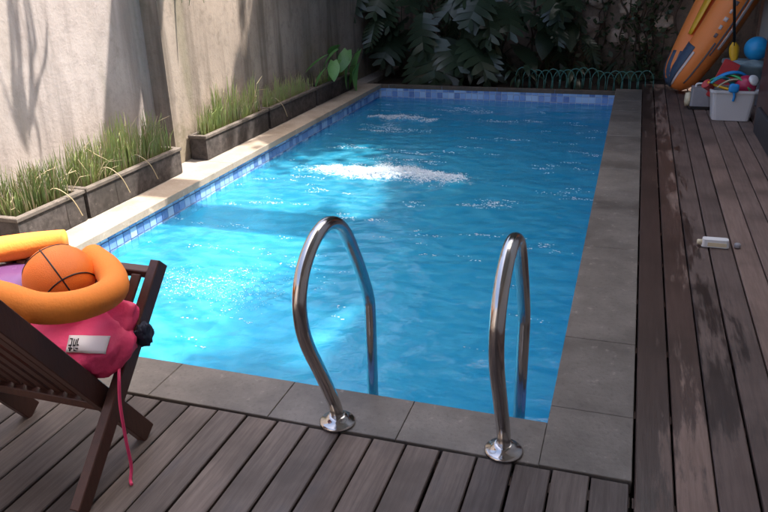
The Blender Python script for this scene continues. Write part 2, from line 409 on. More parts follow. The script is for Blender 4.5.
def tile_mesh(axis):
    mb = MB(); w = TS - 0.007
    s = (0.008, w, w) if axis == 'x' else (w, 0.008, w)
    mb.box((0, 0, 0), s, None, 0.0015)
    me = bpy.data.meshes.new('tile'); me.from_pydata(mb.v, [], mb.f); me.materials.append(M['tile']); return me
tmx, tmy = tile_mesh('x'), tile_mesh('y')
joined = MB(); ntile = 0
def put_tile(me, loc, single):
    global ntile
    if single and ntile < 300:
        o = bpy.data.objects.new('tile', me); o.location = loc; link(o, pool); child(o, pool); ntile += 1
    else:
        joined.add([Vector(v.co) + Vector(loc) for v in me.vertices], [tuple(p.vertices) for p in me.polygons])
for r in range(3):
    z = -0.008 - TS / 2 - r * TS
    for k in range(39): put_tile(tmy, (PX0 + 0.02 + TS / 2 + k * (2.91 / 39), PY1 + 0.001, z), r < 2)
    for k in range(92):
        y = PY0 + 0.02 + TS / 2 + k * TS
        put_tile(tmx, (PX0 - 0.001, y, z), (y > 3.3 and r < 2) or (3.3 < y < 8.2))
        put_tile(tmx, (PX1 + 0.001, y, z), False)
    for k in range(39): put_tile(tmy, (PX0 + 0.02 + TS / 2 + k * (2.91 / 39), PY0 - 0.001, z), False)
jo = joined.build('tile_band', M['tile'], pool); child(jo, pool); jo['kind'] = 'stuff'

# water surface: real waves
nx, ny = 210, 490
xs = np.linspace(PX0 - 0.002, PX1 + 0.002, nx); ys = np.linspace(PY0 - 0.002, PY1 + 0.002, ny)
X, Y = np.meshgrid(xs, ys); Z = np.zeros_like(X)
wr = np.random.default_rng(3)
for i in range(46):
    lam = wr.choice([0.09, 0.13, 0.18, 0.25, 0.36, 0.55]) * wr.uniform(0.8, 1.25); an = wr.normal(1.45, 0.75)
    k = 2 * math.pi / lam
    Z += 0.0034 * lam ** 0.9 * np.sin(k * (X * math.cos(an) + Y * math.sin(an)) + wr.uniform(0, 6.28)) * (0.6 + 0.4 * np.sin(X * wr.uniform(.5, 2) + Y * wr.uniform(.5, 2) + wr.uniform(0, 6)))
JETS = [(-1.93, 5.80, 0.66, 0.17), (-2.45, 7.95, 0.42, 0.10), (-2.18, 3.36, 0.42, 0.22)]  # third spot is the glint patch near the chair
for (jx, jy, rx, ry) in JETS:
    rr = np.hypot(X - jx, Y - jy)
    Z += 0.006 * np.exp(-rr / 0.9) * np.sin(rr * 2 * math.pi / 0.2)
    q = np.exp(-(((X - jx) / rx) ** 2 + ((Y - jy) / ry) ** 2))
    Z += q * (0.02 + 0.012 * np.sin(X * 71 + Y * 33) * np.sin(Y * 83 - X * 21))
Z += WATER
V = np.stack([X, Y, Z], -1).reshape(-1, 3)
idx = np.arange(nx * ny).reshape(ny, nx)
F = np.stack([idx[:-1, :-1], idx[:-1, 1:], idx[1:, 1:], idx[1:, :-1]], -1).reshape(-1, 4)
me = bpy.data.meshes.new('water'); me.from_pydata(V.tolist(), [], F.tolist()); me.shade_smooth(); me.materials.append(M['water'])
foam = np.zeros_like(X)
for q, (jx, jy, rx, ry) in enumerate(JETS):
    u = (X - jx) / rx; a = (Y - jy + 0.03 * np.sin(X * 5)) / ry
    amp = (0.62, 0.44, 0.24)[q]  # third amplitude paints glints of light into the water colour
    foam = np.maximum(foam, amp * np.exp(-np.abs(u * .72) ** 3 - np.abs(a * .8) ** 2.2))
    if q < 2: foam = np.maximum(foam, .13 * np.exp(-(((X - jx - .3) / .9) ** 2 + ((Y - jy + .5) / .7) ** 2)))
fa = me.attributes.new('foam', 'FLOAT', 'POINT'); fa.data.foreach_set('value', foam.reshape(-1).astype(np.float32))
w = link(bpy.data.objects.new('water', me)); tag(w, 'rippling clear turquoise water of the swimming pool', 'water', kind='structure')

# coping
cop = empty('pool_coping', (-0.01, 2.2, 0)); tag(cop, 'grey stone slab coping along near and right pool edges', 'coping', kind='structure')
def slab(parent, name, x0, x1, y0, y1, z0, z1, mat, ch=0.004):
    mb = MB(); cx, cy, cz = (x0 + x1) / 2, (y0 + y1) / 2, (z0 + z1) / 2
    mb.box((0, 0, 0), (x1 - x0, y1 - y0, z1 - z0), None, ch)
    o = mb.build(name, mat, parent); o.location = Vector((cx, cy, cz)) - (parent.location if parent else Vector())
    return o
y = 2.06; OV = 0.02
for L in [0.36] + [0.56] * 13:
    y2 = min(y + L, 9.32); dz = random.uniform(-0.001, 0.001)
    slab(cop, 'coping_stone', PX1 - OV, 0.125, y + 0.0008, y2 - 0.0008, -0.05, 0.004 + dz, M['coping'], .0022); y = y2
    if y >= 9.3: break
x = PX1 - OV
for L in [0.50, 0.50, 0.52, 0.50, 0.50, 0.50, 0.42]:
    x2 = max(x - L, -3.32)
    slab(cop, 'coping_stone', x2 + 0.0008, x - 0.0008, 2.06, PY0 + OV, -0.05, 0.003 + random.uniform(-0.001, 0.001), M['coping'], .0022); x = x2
x = PX1 - OV
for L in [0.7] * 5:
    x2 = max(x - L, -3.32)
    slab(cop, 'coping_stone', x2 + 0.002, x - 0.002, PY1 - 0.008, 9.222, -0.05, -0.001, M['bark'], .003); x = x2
copl = empty('side_coping', (-3.2, 5, 0)); tag(copl, 'narrow tan stone coping between the pool and the planters', 'coping', kind='structure')
y = PY0 + OV + 0.002
while y < 9.17:
    y2 = min(y + 0.98, PY1 - 0.012)
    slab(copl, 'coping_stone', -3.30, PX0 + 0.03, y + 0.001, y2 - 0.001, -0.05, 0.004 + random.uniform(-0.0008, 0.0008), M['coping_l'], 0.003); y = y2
# concrete footing that carries the coping (outside the pool opening)
ft = MB(); ft.box((PX0 - 0.12, 5.7, -0.1), (0.21, 7.2, 0.10)); ft.box((PX1 + 0.135, 5.7, -0.1), (0.24, 7.2, 0.10)); ft.box((-1.62, PY0 - 0.13, -0.1), (2.9, 0.23, 0.098)); ft.box((-1.62, PY1 + 0.075, -0.13), (2.9, 0.13, 0.098))
pbuild(ft, 'footing', M['paving'], pool)
ps = slab(None, 'paving', -4.2, -3.302, 2.0, 12.0, -0.12, -0.004, M['paving']); tag(ps, 'narrow concrete strip under the planters along the plaster wall', 'paving', kind='structure')

# decks
def deck(name, label, x0, x1, y0, y1, mat, wdt, ystag=0.0):
    d = empty(name, ((x0 + x1) / 2, (y0 + y1) / 2, -0.03)); tag(d, label, 'deck', kind='structure')
    x = x1 if ystag == 0 else x0
    n = int(round((x1 - x0) / wdt)); wd = (x1 - x0) / n
    mb = MB(); mb.box((0, 0, 0), (wd - 0.008, y1 - y0, 0.028), None, 0.0035)
    me = bpy.data.meshes.new('plank'); me.from_pydata(mb.v, [], mb.f); me.materials.append(mat)
    for i in range(n):
        o = bpy.data.objects.new('plank', me); link(o, d)
        o.location = (x0 + (i + 0.5) * wd - d.location.x + random.uniform(-0.001, 0.001), random.uniform(-0.005, 0.001), 0.016 + random.uniform(-0.0018, 0.0018))
        o.rotation_euler = (0, random.uniform(-0.006, 0.006), random.uniform(-0.0006, 0.0006))
    mb = MB(); k = y0 + 0.2
    while k < y1: mb.box((0, k - d.location.y, -0.044), (x1 - x0, 0.05, 0.08)); k += 0.5
    mb.build('joist', M['darkwood'], d)
    return d
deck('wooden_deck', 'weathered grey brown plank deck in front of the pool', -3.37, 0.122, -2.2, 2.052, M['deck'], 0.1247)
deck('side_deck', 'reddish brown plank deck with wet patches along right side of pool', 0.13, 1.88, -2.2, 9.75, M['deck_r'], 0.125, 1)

# walls
def wallobj(name, label, boxes, mat, loc):
    mb = MB()
    for (x0, x1, y0, y1, z0, z1) in boxes: mb.box(((x0 + x1) / 2 - loc[0], (y0 + y1) / 2 - loc[1], (z0 + z1) / 2 - loc[2]), (x1 - x0, y1 - y0, z1 - z0))
    o = mb.build(name, mat); o.location = loc; tag(o, label, 'wall'); return o
wallobj('plaster_wall', 'pale sunlit plaster boundary wall at the left behind the near planters', [(-3.85, -3.65, -2.5, 5.11, -0.1, 2.35)], M['wall'], (-3.75, 1.3, -0.1))
wallobj('plaster_wall', 'stained brown plaster boundary wall beside the far half of the pool', [(-3.85, -3.50, 5.112, 12.0, -0.1, 2.35)], M['wall2'], (-3.7, 8.5, -0.1))
wallobj('garden_wall', 'dark rough rear wall behind the climbing plants', [(-3.498, 4.0, 11.0, 11.2, -0.14, 2.3)], M['backwall'], (0.2, 11.1, -0.14))

# garden bed
bed = MB(); n = 40
for j in range(12):
    for i in range(n): bed.v.append((-3.49 + 3.36 * i / (n - 1), 9.225 + 1.77 * j / 11, -0.06 + 0.06 * noise.noise((i * .4, j * .5, 0))))
for j in range(11):
    for i in range(n - 1): a = j * n + i; bed.f.append((a, a + 1, a + n + 1, a + n))
o = bed.build('garden_bed', M['soil'], None, True); tag(o, 'dark soil of the planting bed behind the pool', 'soil', kind='structure')

# house to the right with its eave, plus unseen parts added for their shade
house = empty('house', (1.9, 3.0, 0)); tag(house, 'house wall and dark timber door post at the right edge of the deck', 'house')
def hp(name, x0, x1, y0, y1, z0, z1, mat, ch=0.0):
    return slab(house, name, x0, x1, y0, y1, z0, z1, mat, ch)
hp('wall', 1.17, 1.39, -2.4, 7.35, -0.1, 2.9, M['concrete'])
hp('door_post', 1.12, 1.36, 7.352, 7.60, -0.1, 2.9, M['doorwood'], 0.006)
hp('plinth', 1.09, 1.168, 5.6, 7.345, -0.02, 0.22, M['darkgrey'], 0.006)
hp('door_panel', 1.115, 1.168, 5.6, 7.345, 0.222, 2.3, M['doorwood'], 0.006)
hp('wall', 1.89, 2.1, 7.35, 11.0, -0.1, 2.9, M['darkgrey'])
hp('wall', 1.392, 2.1, 7.352, 7.55, -0.1, 2.9, M['concrete'])
hp('pillar', 1.31, 1.55, 9.52, 9.74, -0.02, 2.9, M['white'], 0.008)
hp('added_shade_storey', 1.36, 5.0, -3.0, 9.6, 2.902, 6.4, M['concrete'])  # unseen storey, added so its high edge shades the pool softly
canopy = empty('shade_canopy', (0.9, 0.5, 2.9)); tag(canopy, 'unseen flat roof slab added over the near deck to shade it', 'roof')  # roof added out of view to shade the near deck and chair
slab(canopy, 'slab', -0.96, 1.355, -3.0, 3.498, 2.90, 3.06, M['concrete'])
beam = slab(None, 'shadow_beam', -3.6, 1.168, 5.38, 5.76, 2.75, 2.95, M['concrete']); tag(beam, 'unseen concrete beam added above the pool to cast a shadow band on the wall', 'beam')  # added out of view: throws the shadow band on wall and coping
hb = slab(house, 'wall', -3.6, 4.0, -2.6, -2.41, -0.1, 2.88, M['concrete'])

# ------------------------------------------------------------------ pool handrails
prof = [(2.10, -0.01), (2.098, 0.05), (2.06, 0.135), (1.975, 0.29), (1.895, 0.43), (1.86, 0.53), (1.86, 0.62), (1.905, 0.70), (1.99, 0.757), (2.09, 0.775), (2.19, 0.745), (2.27, 0.68), (2.355, 0.56), (2.43, 0.435), (2.475, 0.345), (2.49, 0.26), (2.49, 0.0), (2.49, -0.9)]
def rail(x, label):
    r = empty('pool_handrail', (x, 2.10, 0)); tag(r, label, 'handrail', 'stainless pool ladder handrails')
    path = catmull([(0, p[0] - 2.10, p[1]) for p in prof], 7)
    MB().tube(path, 0.0235, 20).build('tube', M['steel'], r, True)
    MB().lathe([(0.066, 0.003), (0.066, 0.010), (0.060, 0.016), (0.045, 0.018), (0.040, 0.028), (0.030, 0.036), (0.0237, 0.036)], 36).build('flange', M['steel'], r, True)
rail(-0.905, 'curved stainless steel pool handrail nearer the wooden chair')
rail(-0.295, 'curved stainless steel pool handrail nearer the right coping corner')

# ------------------------------------------------------------------ planters and reeds
def planter(y0, y1, x0, label):
    x1 = -3.318; h = 0.205; d = empty('planter_trough', ((x0 + x1) / 2, (y0 + y1) / 2, 0.0)); tag(d, label, 'planter', 'concrete planters along the wall')
    L = y1 - y0; W = x1 - x0; th = 0.028; mb = MB()
    for (cx, cy, sx, sy) in ((W / 2 - th / 2 - 0.01, 0, th, L - 0.02), (-W / 2 + th / 2 + 0.01, 0, th, L - 0.02), (0, L / 2 - th / 2 - 0.01, W - 2 * th - 0.02, th), (0, -L / 2 + th / 2 + 0.01, W - 2 * th - 0.02, th)):
        mb.box((cx, cy, h / 2 - 0.012), (sx, sy, h - 0.026))
    mb.box((0, 0, 0.02), (W - 0.09, L - 0.09, 0.03))
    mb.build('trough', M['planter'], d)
    mb = MB(); th = 0.042
    for (cx, cy, sx, sy) in ((W / 2 - th / 2, 0, th, L), (-W / 2 + th / 2, 0, th, L), (0, L / 2 - th / 2, W - 2 * th, th), (0, -L / 2 + th / 2, W - 2 * th, th)):
        mb.box((cx, cy, h - 0.012), (sx, sy, 0.026), None, 0.004)
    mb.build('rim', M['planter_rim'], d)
    s = MB(); s.box((0, 0, h - 0.05), (W - 0.08, L - 0.08, 0.03)); s.build('soil', M['soil'], d)
    return d
def reeds(y0, y1, x0, x1, count, hmin, hmax, label, bend=0.15, dens=None):
    cx, cy = (x0 + x1) / 2, (y0 + y1) / 2
    o = empty('horsetail_clump', (cx, cy, 0.155)); tag(o, label, 'plant', 'reed plants in the planters')
    gm, dm = MB(), MB()
    for i in range(count):
        x = random.uniform(x0, x1) - cx; y = random.uniform(y0, y1)
        if dens and random.random() > dens(y): continue
        y -= cy; h = random.uniform(hmin, hmax) * max(.45, 0.85 + 0.6 * noise.noise((y * 6, cy * 3, x * 8))); dry = random.random() < 0.24
        an = random.uniform(0, 6.28); bd = abs(random.gauss(0, bend)) * h * (3.0 if dry and random.random() < 0.3 else 1)
        dx, dy = math.cos(an) * bd, math.sin(an) * bd; r = random.uniform(0.0014, 0.0040)
        dx = max(dx, -0.02)
        pts = [(x, y, 0), (x + dx * .15, y + dy * .15, h * .38), (x + dx * .5, y + dy * .5, h * .74), (x + dx, y + dy, h - bd * 0.3)]
        (dm if dry else gm).tube(pts, [r, r, r * .85, r * .3], 4, False)
    gm.build('stems', M['reed'], o)['kind'] = 'stuff'; dm.build('dry_stems', M['reed_dry'], o)['kind'] = 'stuff'
PL = [(3.18, 3.775, -3.62, 'short stained concrete planter of green reeds, nearest to the camera', 600, .14, .37, 'green reeds in the nearest short planter, in full sun'),
      (3.79, 4.92, -3.62, 'long concrete planter half in shade, second along the wall', 1100, .14, .41, 'tall green reeds in the second planter, half sunlit and half shaded'),
      (5.29, 6.46, -3.49, 'long mossy concrete planter beyond the gap, third along the wall', 620, .16, .40, 'two tufts of green reeds in the third planter beside the stained wall'),
      (6.49, 7.64, -3.49, 'dark shaded concrete planter, fourth along the wall', 420, .10, .32, 'sparse reeds in the fourth, shaded planter'),
      (7.67, 8.85, -3.49, 'dark concrete planter at far end of the row under broad leaves', 150, .08, .24, 'thin dull reeds in the farthest planter')]
for i, (y0, y1, x0, lab, cnt, h0, h1, rl) in enumerate(PL):
    planter(y0, y1, x0, lab)
    dens = (lambda y: 0.25 + 0.75 * (abs(y - 5.55) < 0.2 or abs(y - 6.1) < 0.22)) if i == 2 else None
    reeds(y0 + .05, y1 - .05, x0 + 0.05, -3.37, cnt, h0, h1, rl, dens=dens)
# stray dead stalks hanging over the rims
for (y, lab) in ((3.52, 'dry straw stalk hanging over the nearest planter'), (4.02, 'dry straw stalk hanging over the rim of the second planter'), (4.36, 'long dry stalk drooping over the second planter at the shadow edge'), (6.62, 'dry stalk arching over the fourth planter')):
    p = catmull([(-3.45, y, 0.17), (-3.38, y + 0.05, 0.27), (-3.30, y + 0.10, 0.20), (-3.27, y + 0.14, 0.07)], 5)
    o = MB().tube(p, 0.0032, 5).build('dry_stalk', M['reed_dry']); tag(o, lab, 'stalk', 'dead stalks over the planter rims')

# ------------------------------------------------------------------ broad leaves
def leaf_monstera(L, W, lobes=7, droop=0.35, cut=0.55):
    mb = MB(); n = lobes
    def mid(t): return Vector((0, t * L, -droop * L * t * t))
    def half(t): return W * 0.5 * (max(0.0, math.sin(math.pi * min(1, t * 0.93 + 0.09))) ** 0.62)
    for s in (-1, 1):
        for i in range(n):
            t0, t1 = i / n, (i + 1) / n; tm = (t0 + t1) / 2
            h = half(tm); inner = h * (1 - cut) if 0 < i < n - 1 else h * 0.75
            a, b_ = mid(t0), mid(t1)
            sk = 0.16 * L * (0.4 + tm)
            def pt(t, w, k=1.0):
                p = mid(min(t, 1.0)); return p + Vector((s * w, sk * (w / max(h, 1e-3)) * k, -0.55 * w * w / max(W, 1e-3)))
            g_ = (t1 - t0)
            vs = [a, b_, pt(t1, inner), pt(t0, inner), pt(t1 - g_ * .15, h * .85), pt(t0 + g_ * .22, h * .85), pt(t1 - g_ * .42, h * 1.02)]
            fs = [(0, 3, 2, 1), (3, 5, 4, 2), (5, 6, 4)]
            if s < 0: fs = [tuple(reversed(f)) for f in fs]
            mb.add(vs, fs)
    return mb
def leaf_heart(L, W, droop=0.3, n=8):
    mb = MB(); rows = []
    for i in range(n + 1):
        t = i / n; h = W * 0.5 * max(0.02, math.sin(math.pi * min(1, 0.12 + 0.88 * t)) ** 0.8) * (1 - 0.25 * t)
        z = -droop * L * t * t; rows.append([(-h, t * L - (0.12 * L if i == 0 else 0), z - 0.10 * h + 0.0), (0, t * L, z), (h, t * L - (0.12 * L if i == 0 else 0), z - 0.10 * h)])
    vs = [p for r in rows for p in r]; fs = []
    for i in range(n):
        for j in range(2): a = i * 3 + j; fs.append((a, a + 1, a + 4, a + 3))
    return mb.add(vs, fs)
def mesh_of(mb, name, mat):
    me = bpy.data.meshes.new(name); me.from_pydata(mb.v, [], mb.f); me.shade_smooth(); me.materials.append(mat); return me
LM = [mesh_of(leaf_monstera(1, 1.05, 6, .30, .42), 'leaf', M['leaf_dark']), mesh_of(leaf_monstera(1, .95, 7, .45, .5), 'leaf', M['leaf_dark']), mesh_of(leaf_monstera(1, 1.1, 5, .20, .36), 'leaf', M['leaf_dark'])]
LH = [mesh_of(leaf_heart(1, .62, .3), 'leaf', M['leaf_bright']), mesh_of(leaf_heart(1, .5, .5), 'leaf', M['leaf_bright'])]
LM.append(mesh_of(leaf_heart(1, .72, .35), 'leaf', M['leaf_dark'])); LM.append(mesh_of(leaf_monstera(.9, .6, 11, .6, .8), 'leaf', M['leaf_dark']))
LD = [mesh_of(leaf_heart(1, .42, .4), 'leaf', M['leaf_dark'])]
def leafy(name, base, label, leaves, meshes, cat='plant', group=None, stem_r=0.008):
    """leaves: (tip-attach point offset, length, azimuth, pitch)"""
    o = empty(name, base); tag(o, label, cat, group)
    for i, (p, L, az, pt, roll) in enumerate(leaves):
        q = Vector(p); path = catmull([(0, 0, 0), (q.x * .25, q.y * .25, q.z * .65), (q.x, q.y, q.z)], 5)
        MB().tube(path, [stem_r * (1 - 0.5 * k / (len(path) - 1)) for k in range(len(path))], 5).build('stem', M['leaf_mid'], o, True)
        l = bpy.data.objects.new('leaf', meshes[i % len(meshes)]); link(l, o)
        l.location = q; l.scale = (L, L, L)
        l.rotation_euler = (Matrix.Rotation(az, 3, 'Z') @ Matrix.Rotation(pt, 3, 'X') @ Matrix.Rotation(roll, 3, 'Y')).to_euler()
    return o
R_ = random.Random(11)
def spray(n, rad, zlo, zhi, L0, L1, az0=math.pi, spread=1.2, front=0.5):
    out = []
    for i in range(n):
        a = az0 + R_.uniform(-spread, spread); r = R_.uniform(0.25, 1) * rad
        # azimuth a: leaf +Y axis turned by a; direction = (-sin a, cos a)
        d = Vector((-math.sin(a), math.cos(a), 0)) * r
        out.append(((d.x, d.y, R_.uniform(zlo, zhi)), R_.uniform(L0, L1), a + R_.uniform(-.4, .4), R_.uniform(-0.95, -0.15), R_.uniform(-.4, .4)))
    return out
leafy('monstera_plant', (-3.15, 10.35, -0.06), 'dark split-leaf plant in the far left corner behind the pool', spray(16, .75, .45, 1.25, .38, .55), LM, group='split-leaf plants behind the pool')
mon = spray(15, .75, .45, 1.25, .42, .62) + [((0.0, -0.62, 0.62), .60, math.pi + .1, -1.15, 0.1), ((-.25, -0.55, 0.40), .52, math.pi + .2, -1.0, .2), ((.15, -0.58, .36), .50, math.pi - .2, -1.1, -.1)]
leafy('monstera_plant', (-2.45, 10.15, -0.06), 'large dark split-leaf plant drooping over the far pool edge', mon, LM, group='split-leaf plants behind the pool')
leafy('monstera_plant', (-1.75, 10.30, -0.06), 'split-leaf plant with grey sheen at middle of the rear bed', spray(17, .7, .40, 1.25, .40, .58), LM, group='split-leaf plants behind the pool')
leafy('monstera_plant', (-1.15, 10.55, -0.06), 'split-leaf plant beside the vine covered stone behind the pool', spray(13, .6, .35, 1.2, .34, .50), LM, group='split-leaf plants behind the pool')
for (x, y, lab) in ((-1.35, 9.62, 'low dark leafy plant at the pool edge behind the water'), (-0.75, 9.95, 'low dark leafy plant behind the green wire edging'), (-0.15, 10.0, 'small dark leafy plant by the end of the wire edging'), (-2.0, 9.6, 'low dark leaves at far pool edge under the split leaves')):
    leafy('low_plant', (x, y, -0.06), lab, spray(12, .24, .08, .30, .12, .22, math.pi, 2.6), LD, group='low plants in the rear bed', stem_r=.004)
# bright green leaf plant in the last planter
bl = [((.10, -.60, .36), .30, math.pi * .75, -.3, .2), ((.16, -.40, .40), .28, math.pi * .6, -.5, -.2), ((.14, -.30, .26), .30, math.pi * .8, -.7, .1), ((.18, -.05, .24), .32, math.pi * .6, -1.0, .2), ((.20, .20, .30), .46, math.pi * .7, -1.0, 0), ((.08, -.15, .42), .26, math.pi * .3, -.2, .1), ((.14, .0, .34), .30, math.pi * 1.0, -.6, -.3), ((.12, -.70, .22), .24, math.pi * .8, -.5, .3), ((.15, -.48, .28), .26, math.pi * 1.1, -.6, .1), ((.22, .1, .16), .30, math.pi * .5, -1.1, .2)]
leafy('leafy_plant', (-3.42, 8.55, 0.16), 'bright green broad-leaved plant in the farthest planter', bl, LH, stem_r=.005)

# climbing vines over the rear wall: stems and small leaves
def leafquads(mb, pts, size, flat=0.6):
    for p in pts:
        u = Vector((random.gauss(0, 1), random.gauss(0, 1), random.gauss(0, 1) * flat)).normalized()
        v_ = u.cross(Vector((random.gauss(0, 1), random.gauss(0, 1), random.gauss(0, 1)))).normalized()
        s = size * random.uniform(.6, 1.35); p = Vector(p)
        mb.add([p - u * s * .5, p + v_ * s * .30, p + u * s * .55, p - v_ * s * .30], [(0, 1, 2, 3)])
def vine(x0, x1, n, label):
    o = empty('climbing_vine', ((x0 + x1) / 2, 10.95, -0.06)); tag(o, label, 'vine', 'vines on the rear wall')
    cx = (x0 + x1) / 2; lf = MB()
    for i in range(n):
        x = random.uniform(x0, x1) - cx; pts = []; z = 0
        while z < 2.3:
            pts.append((x, random.uniform(-.10, -.01) + (-.10 if i % 3 == 0 else 0), z)); x += random.gauss(0, .05); z += .16
        MB().tube(catmull(pts, 3), random.uniform(.006, .016), 5).build('vine_stem', M['vine'], o, True)
        for p in pts:
            for k in range(7): 
                if random.random() < 0.6: lf.add([], []); leafquads(lf, [(p[0] + random.gauss(0, .06), p[1] - abs(random.gauss(.04, .06)), p[2] + random.gauss(0, .08))], .085)
    f = lf.build('foliage', M['leaf_mid'], o); f['kind'] = 'stuff'
vine(-3.4, -2.3, 12, 'dense dark vine on rear wall at the far left corner')
vine(-2.3, -1.1, 14, 'dense dark vine on rear wall behind the split-leaf plants')
vine(-1.1, -0.2, 11, 'brown vine stems over pale stone on the rear wall, left of centre right')
vine(-0.2, 0.75, 11, 'brown vine stems over stone on rear wall beside the inflatable boat')

# rocks showing between the vines
def rock(x, z, s, label):
    mb = MB(); mb.sphere((0, 0, 0), 1, 12, 8)
    mb.v = [tuple(Vector(p) * (1 + .28 * noise.noise(Vector(p) * 1.7 + Vector((x * 7, z * 5, 0))))) for p in mb.v]
    o = mb.build('wall_stone', M['backwall2'], None, False); o.location = (x, 10.97, z); o.scale = (s, .09, s * .8)
    tag(o, label, 'stone', 'stones on the rear wall')
M['backwall2'] = m_stone('rear_stone', (0.42, 0.30, 0.22), (0.54, 0.41, 0.32), (0.20, 0.13, 0.09), 2.0, 0.9)
rk = [(-.98, .38, .14, 'pale stone lowest left behind the wire edging'), (-.62, .55, .17, 'pale rough stone in the rear wall between vine stems'), (-.25, .42, .15, 'brown stone in rear wall above middle of the wire edging'), (.08, .36, .16, 'reddish stone low in the rear wall near the boat'), (-.1, .80, .17, 'upper brown stone in the rear wall'), (-.55, .92, .15, 'topmost visible pale stone in the rear wall'), (.32, .62, .15, 'stone in the rear wall beside the boat tip'), (-1.3, .62, .15, 'reddish stone showing behind the split leaves')]
for r_ in rk: rock(*r_)

# green wire edging: overlapping hoops
fence = empty('wire_edging', (-0.5, 9.55, -0.05)); tag(fence, 'low green wire hoop edging along the rear bed', 'garden edging')
hoop = mesh_of(MB().tube([(-.085 * math.cos(math.pi * k / 14), 0, .13 + .12 * math.sin(math.pi * k / 14)) for k in range(15)][::1], .0055, 6).tube([(-.085, 0, 0), (-.085, 0, .13)], .0055, 6).tube([(.085, 0, 0), (.085, 0, .13)], .0055, 6), 'hoop', M['fence_green'])
for k in range(17):
    o = bpy.data.objects.new('hoop', hoop); link(o, fence); o.location = (-.82 + k * .093 + .0, (k % 2) * .012 + random.uniform(-.01, .01), random.uniform(-.04, .01)); o.rotation_euler = (random.uniform(-.2, .2), random.uniform(-.07, .07), random.uniform(-.12, .12))

random.seed(21)
# ------------------------------------------------------------------ trees added out of frame to shade the far end and the wall
def tree(loc, h, cr, cz, nl, label, lean=(0, 0), size=.16):
    o = empty('shade_tree', loc); tag(o, label, 'tree', 'trees around the garden')
    tr_ = MB().tube(catmull([(0, 0, -.1), (lean[0] * .3, lean[1] * .3, h * .4), (lean[0] * .7, lean[1] * .7, h * .75), (lean[0], lean[1], h)], 5), [.11 * (1 - .6 * k / 15) for k in range(16)], 8)
    for k in range(9):
        a = k * 2.4; p0 = (lean[0] * .7, lean[1] * .7, h * .7); p1 = (lean[0] + math.cos(a) * cr[0] * .6, lean[1] + math.sin(a) * cr[1] * .6, cz + random.uniform(-.5, .6) * cr[2])
        tr_.tube([p0, ((p0[0] + p1[0]) / 2, (p0[1] + p1[1]) / 2, (p0[2] + p1[2]) / 2 + .15), p1], [.05, .035, .012], 6)
    tr_.build('trunk', M['bark'], o, True)
    lf = MB(); cl = [(lean[0] + random.gauss(0, .42) * cr[0], lean[1] + random.gauss(0, .42) * cr[1], cz + random.gauss(0, .4) * cr[2]) for _ in range(60)]
    for i in range(nl):
        c = random.choice(cl); p = (c[0] + random.gauss(0, .25), c[1] + random.gauss(0, .25), max(1.7, c[2] + random.gauss(0, .22)))
        leafquads(lf, [p], size)
    f = lf.build('crown', M['leaf_mid'], o); f['kind'] = 'stuff'
tree((-2.9, 11.7, -.1), 3.6, (1.3, 1.6, .8), 4.2, 14000, 'unseen leafy tree behind the rear wall at the left, added for shade', (.7, -2.4), .2)
tree((-1.9, 12.3, -.1), 3.4, (1.8, 1.1, 1.2), 3.6, 15000, 'unseen dense tree farthest behind the rear wall, added for shade', (.3, -.9), .22)
tree((-0.9, 11.8, -.1), 3.7, (1.9, 1.7, .9), 4.3, 13000, 'unseen leafy tree behind the middle of the rear wall, added for shade', (.6, -2.2), .2)
tree((0.6, 12.6, -.1), 3.4, (1.6, 1.1, 1.2), 3.6, 12000, 'unseen dense tree behind the rear wall near the house, added for shade', (0, -.9), .22)
tree((1.0, 11.8, -.1), 3.8, (1.5, 1.6, .9), 4.4, 11000, 'unseen leafy tree behind the rear wall at the right, added for shade', (-.2, -2.3), .2)

# creeper added out of view on the roof edge to break up its shadow
cre = empty('shade_creeper', (1.4, 6.0, 6.3)); tag(cre, 'unseen leafy creeper added at the roof edge to soften the house shadow', 'creeper')
lf = MB()
for i in range(9000):
    u = abs(random.gauss(0, .42)); y = random.uniform(-3.2, 3.4)
    if noise.noise((u * 1.5, y * .9, 3.0)) < -.12 + .25 * u: continue
    leafquads(lf, [(-.05 - u, y, .25 - .35 * u + random.gauss(0, .12))], .13)
f = lf.build('foliage', M['leaf_mid'], cre); f['kind'] = 'stuff'
for k in range(10):
    y = -3.0 + k * .66; MB().tube(catmull([(.1, y, .11), (-.2, y + random.uniform(-.2, .2), .24), (-.6, y + random.uniform(-.4, .4), .12), (-1.0, y + random.uniform(-.5, .5), -.1)], 4), .012, 5).build('stem', M['vine'], cre, True)

# tree with long sword leaves beyond the left wall; its branch hangs over the wall
sw = empty('overhanging_tree', (-4.45, 5.3, -.1)); tag(sw, 'tree beyond the left wall with long leaves hanging into view at top', 'tree', 'trees around the garden')
mb = MB().tube(catmull([(0, 0, 0), (.05, 0, 1.5), (.2, -.05, 2.7), (.6, -.2, 3.3)], 5), [.1 - .004 * k for k in range(16)], 8)
s3 = Vector((.40, .37, 1.0))
T0 = 1.35
def wallpt(y, z): return Vector((-3.65, y, z)) + s3 * T0 - Vector((-4.45, 5.3, -.1))
mb.tube(catmull([(.2, -.05, 2.7), tuple(wallpt(3.93, 2.3)), tuple(wallpt(3.84, 1.5)), tuple(wallpt(3.75, .55))], 5), [.026 - .0009 * k for k in range(16)], 6)
mb.tube(catmull([(.2, -.05, 2.7), (.65, 0, 2.75), (1.0, .1, 2.3), (1.08, .12, 1.75)], 5), [.03 - .0015 * k for k in range(16)], 6)
mb.build('trunk', M['bark'], sw, True)
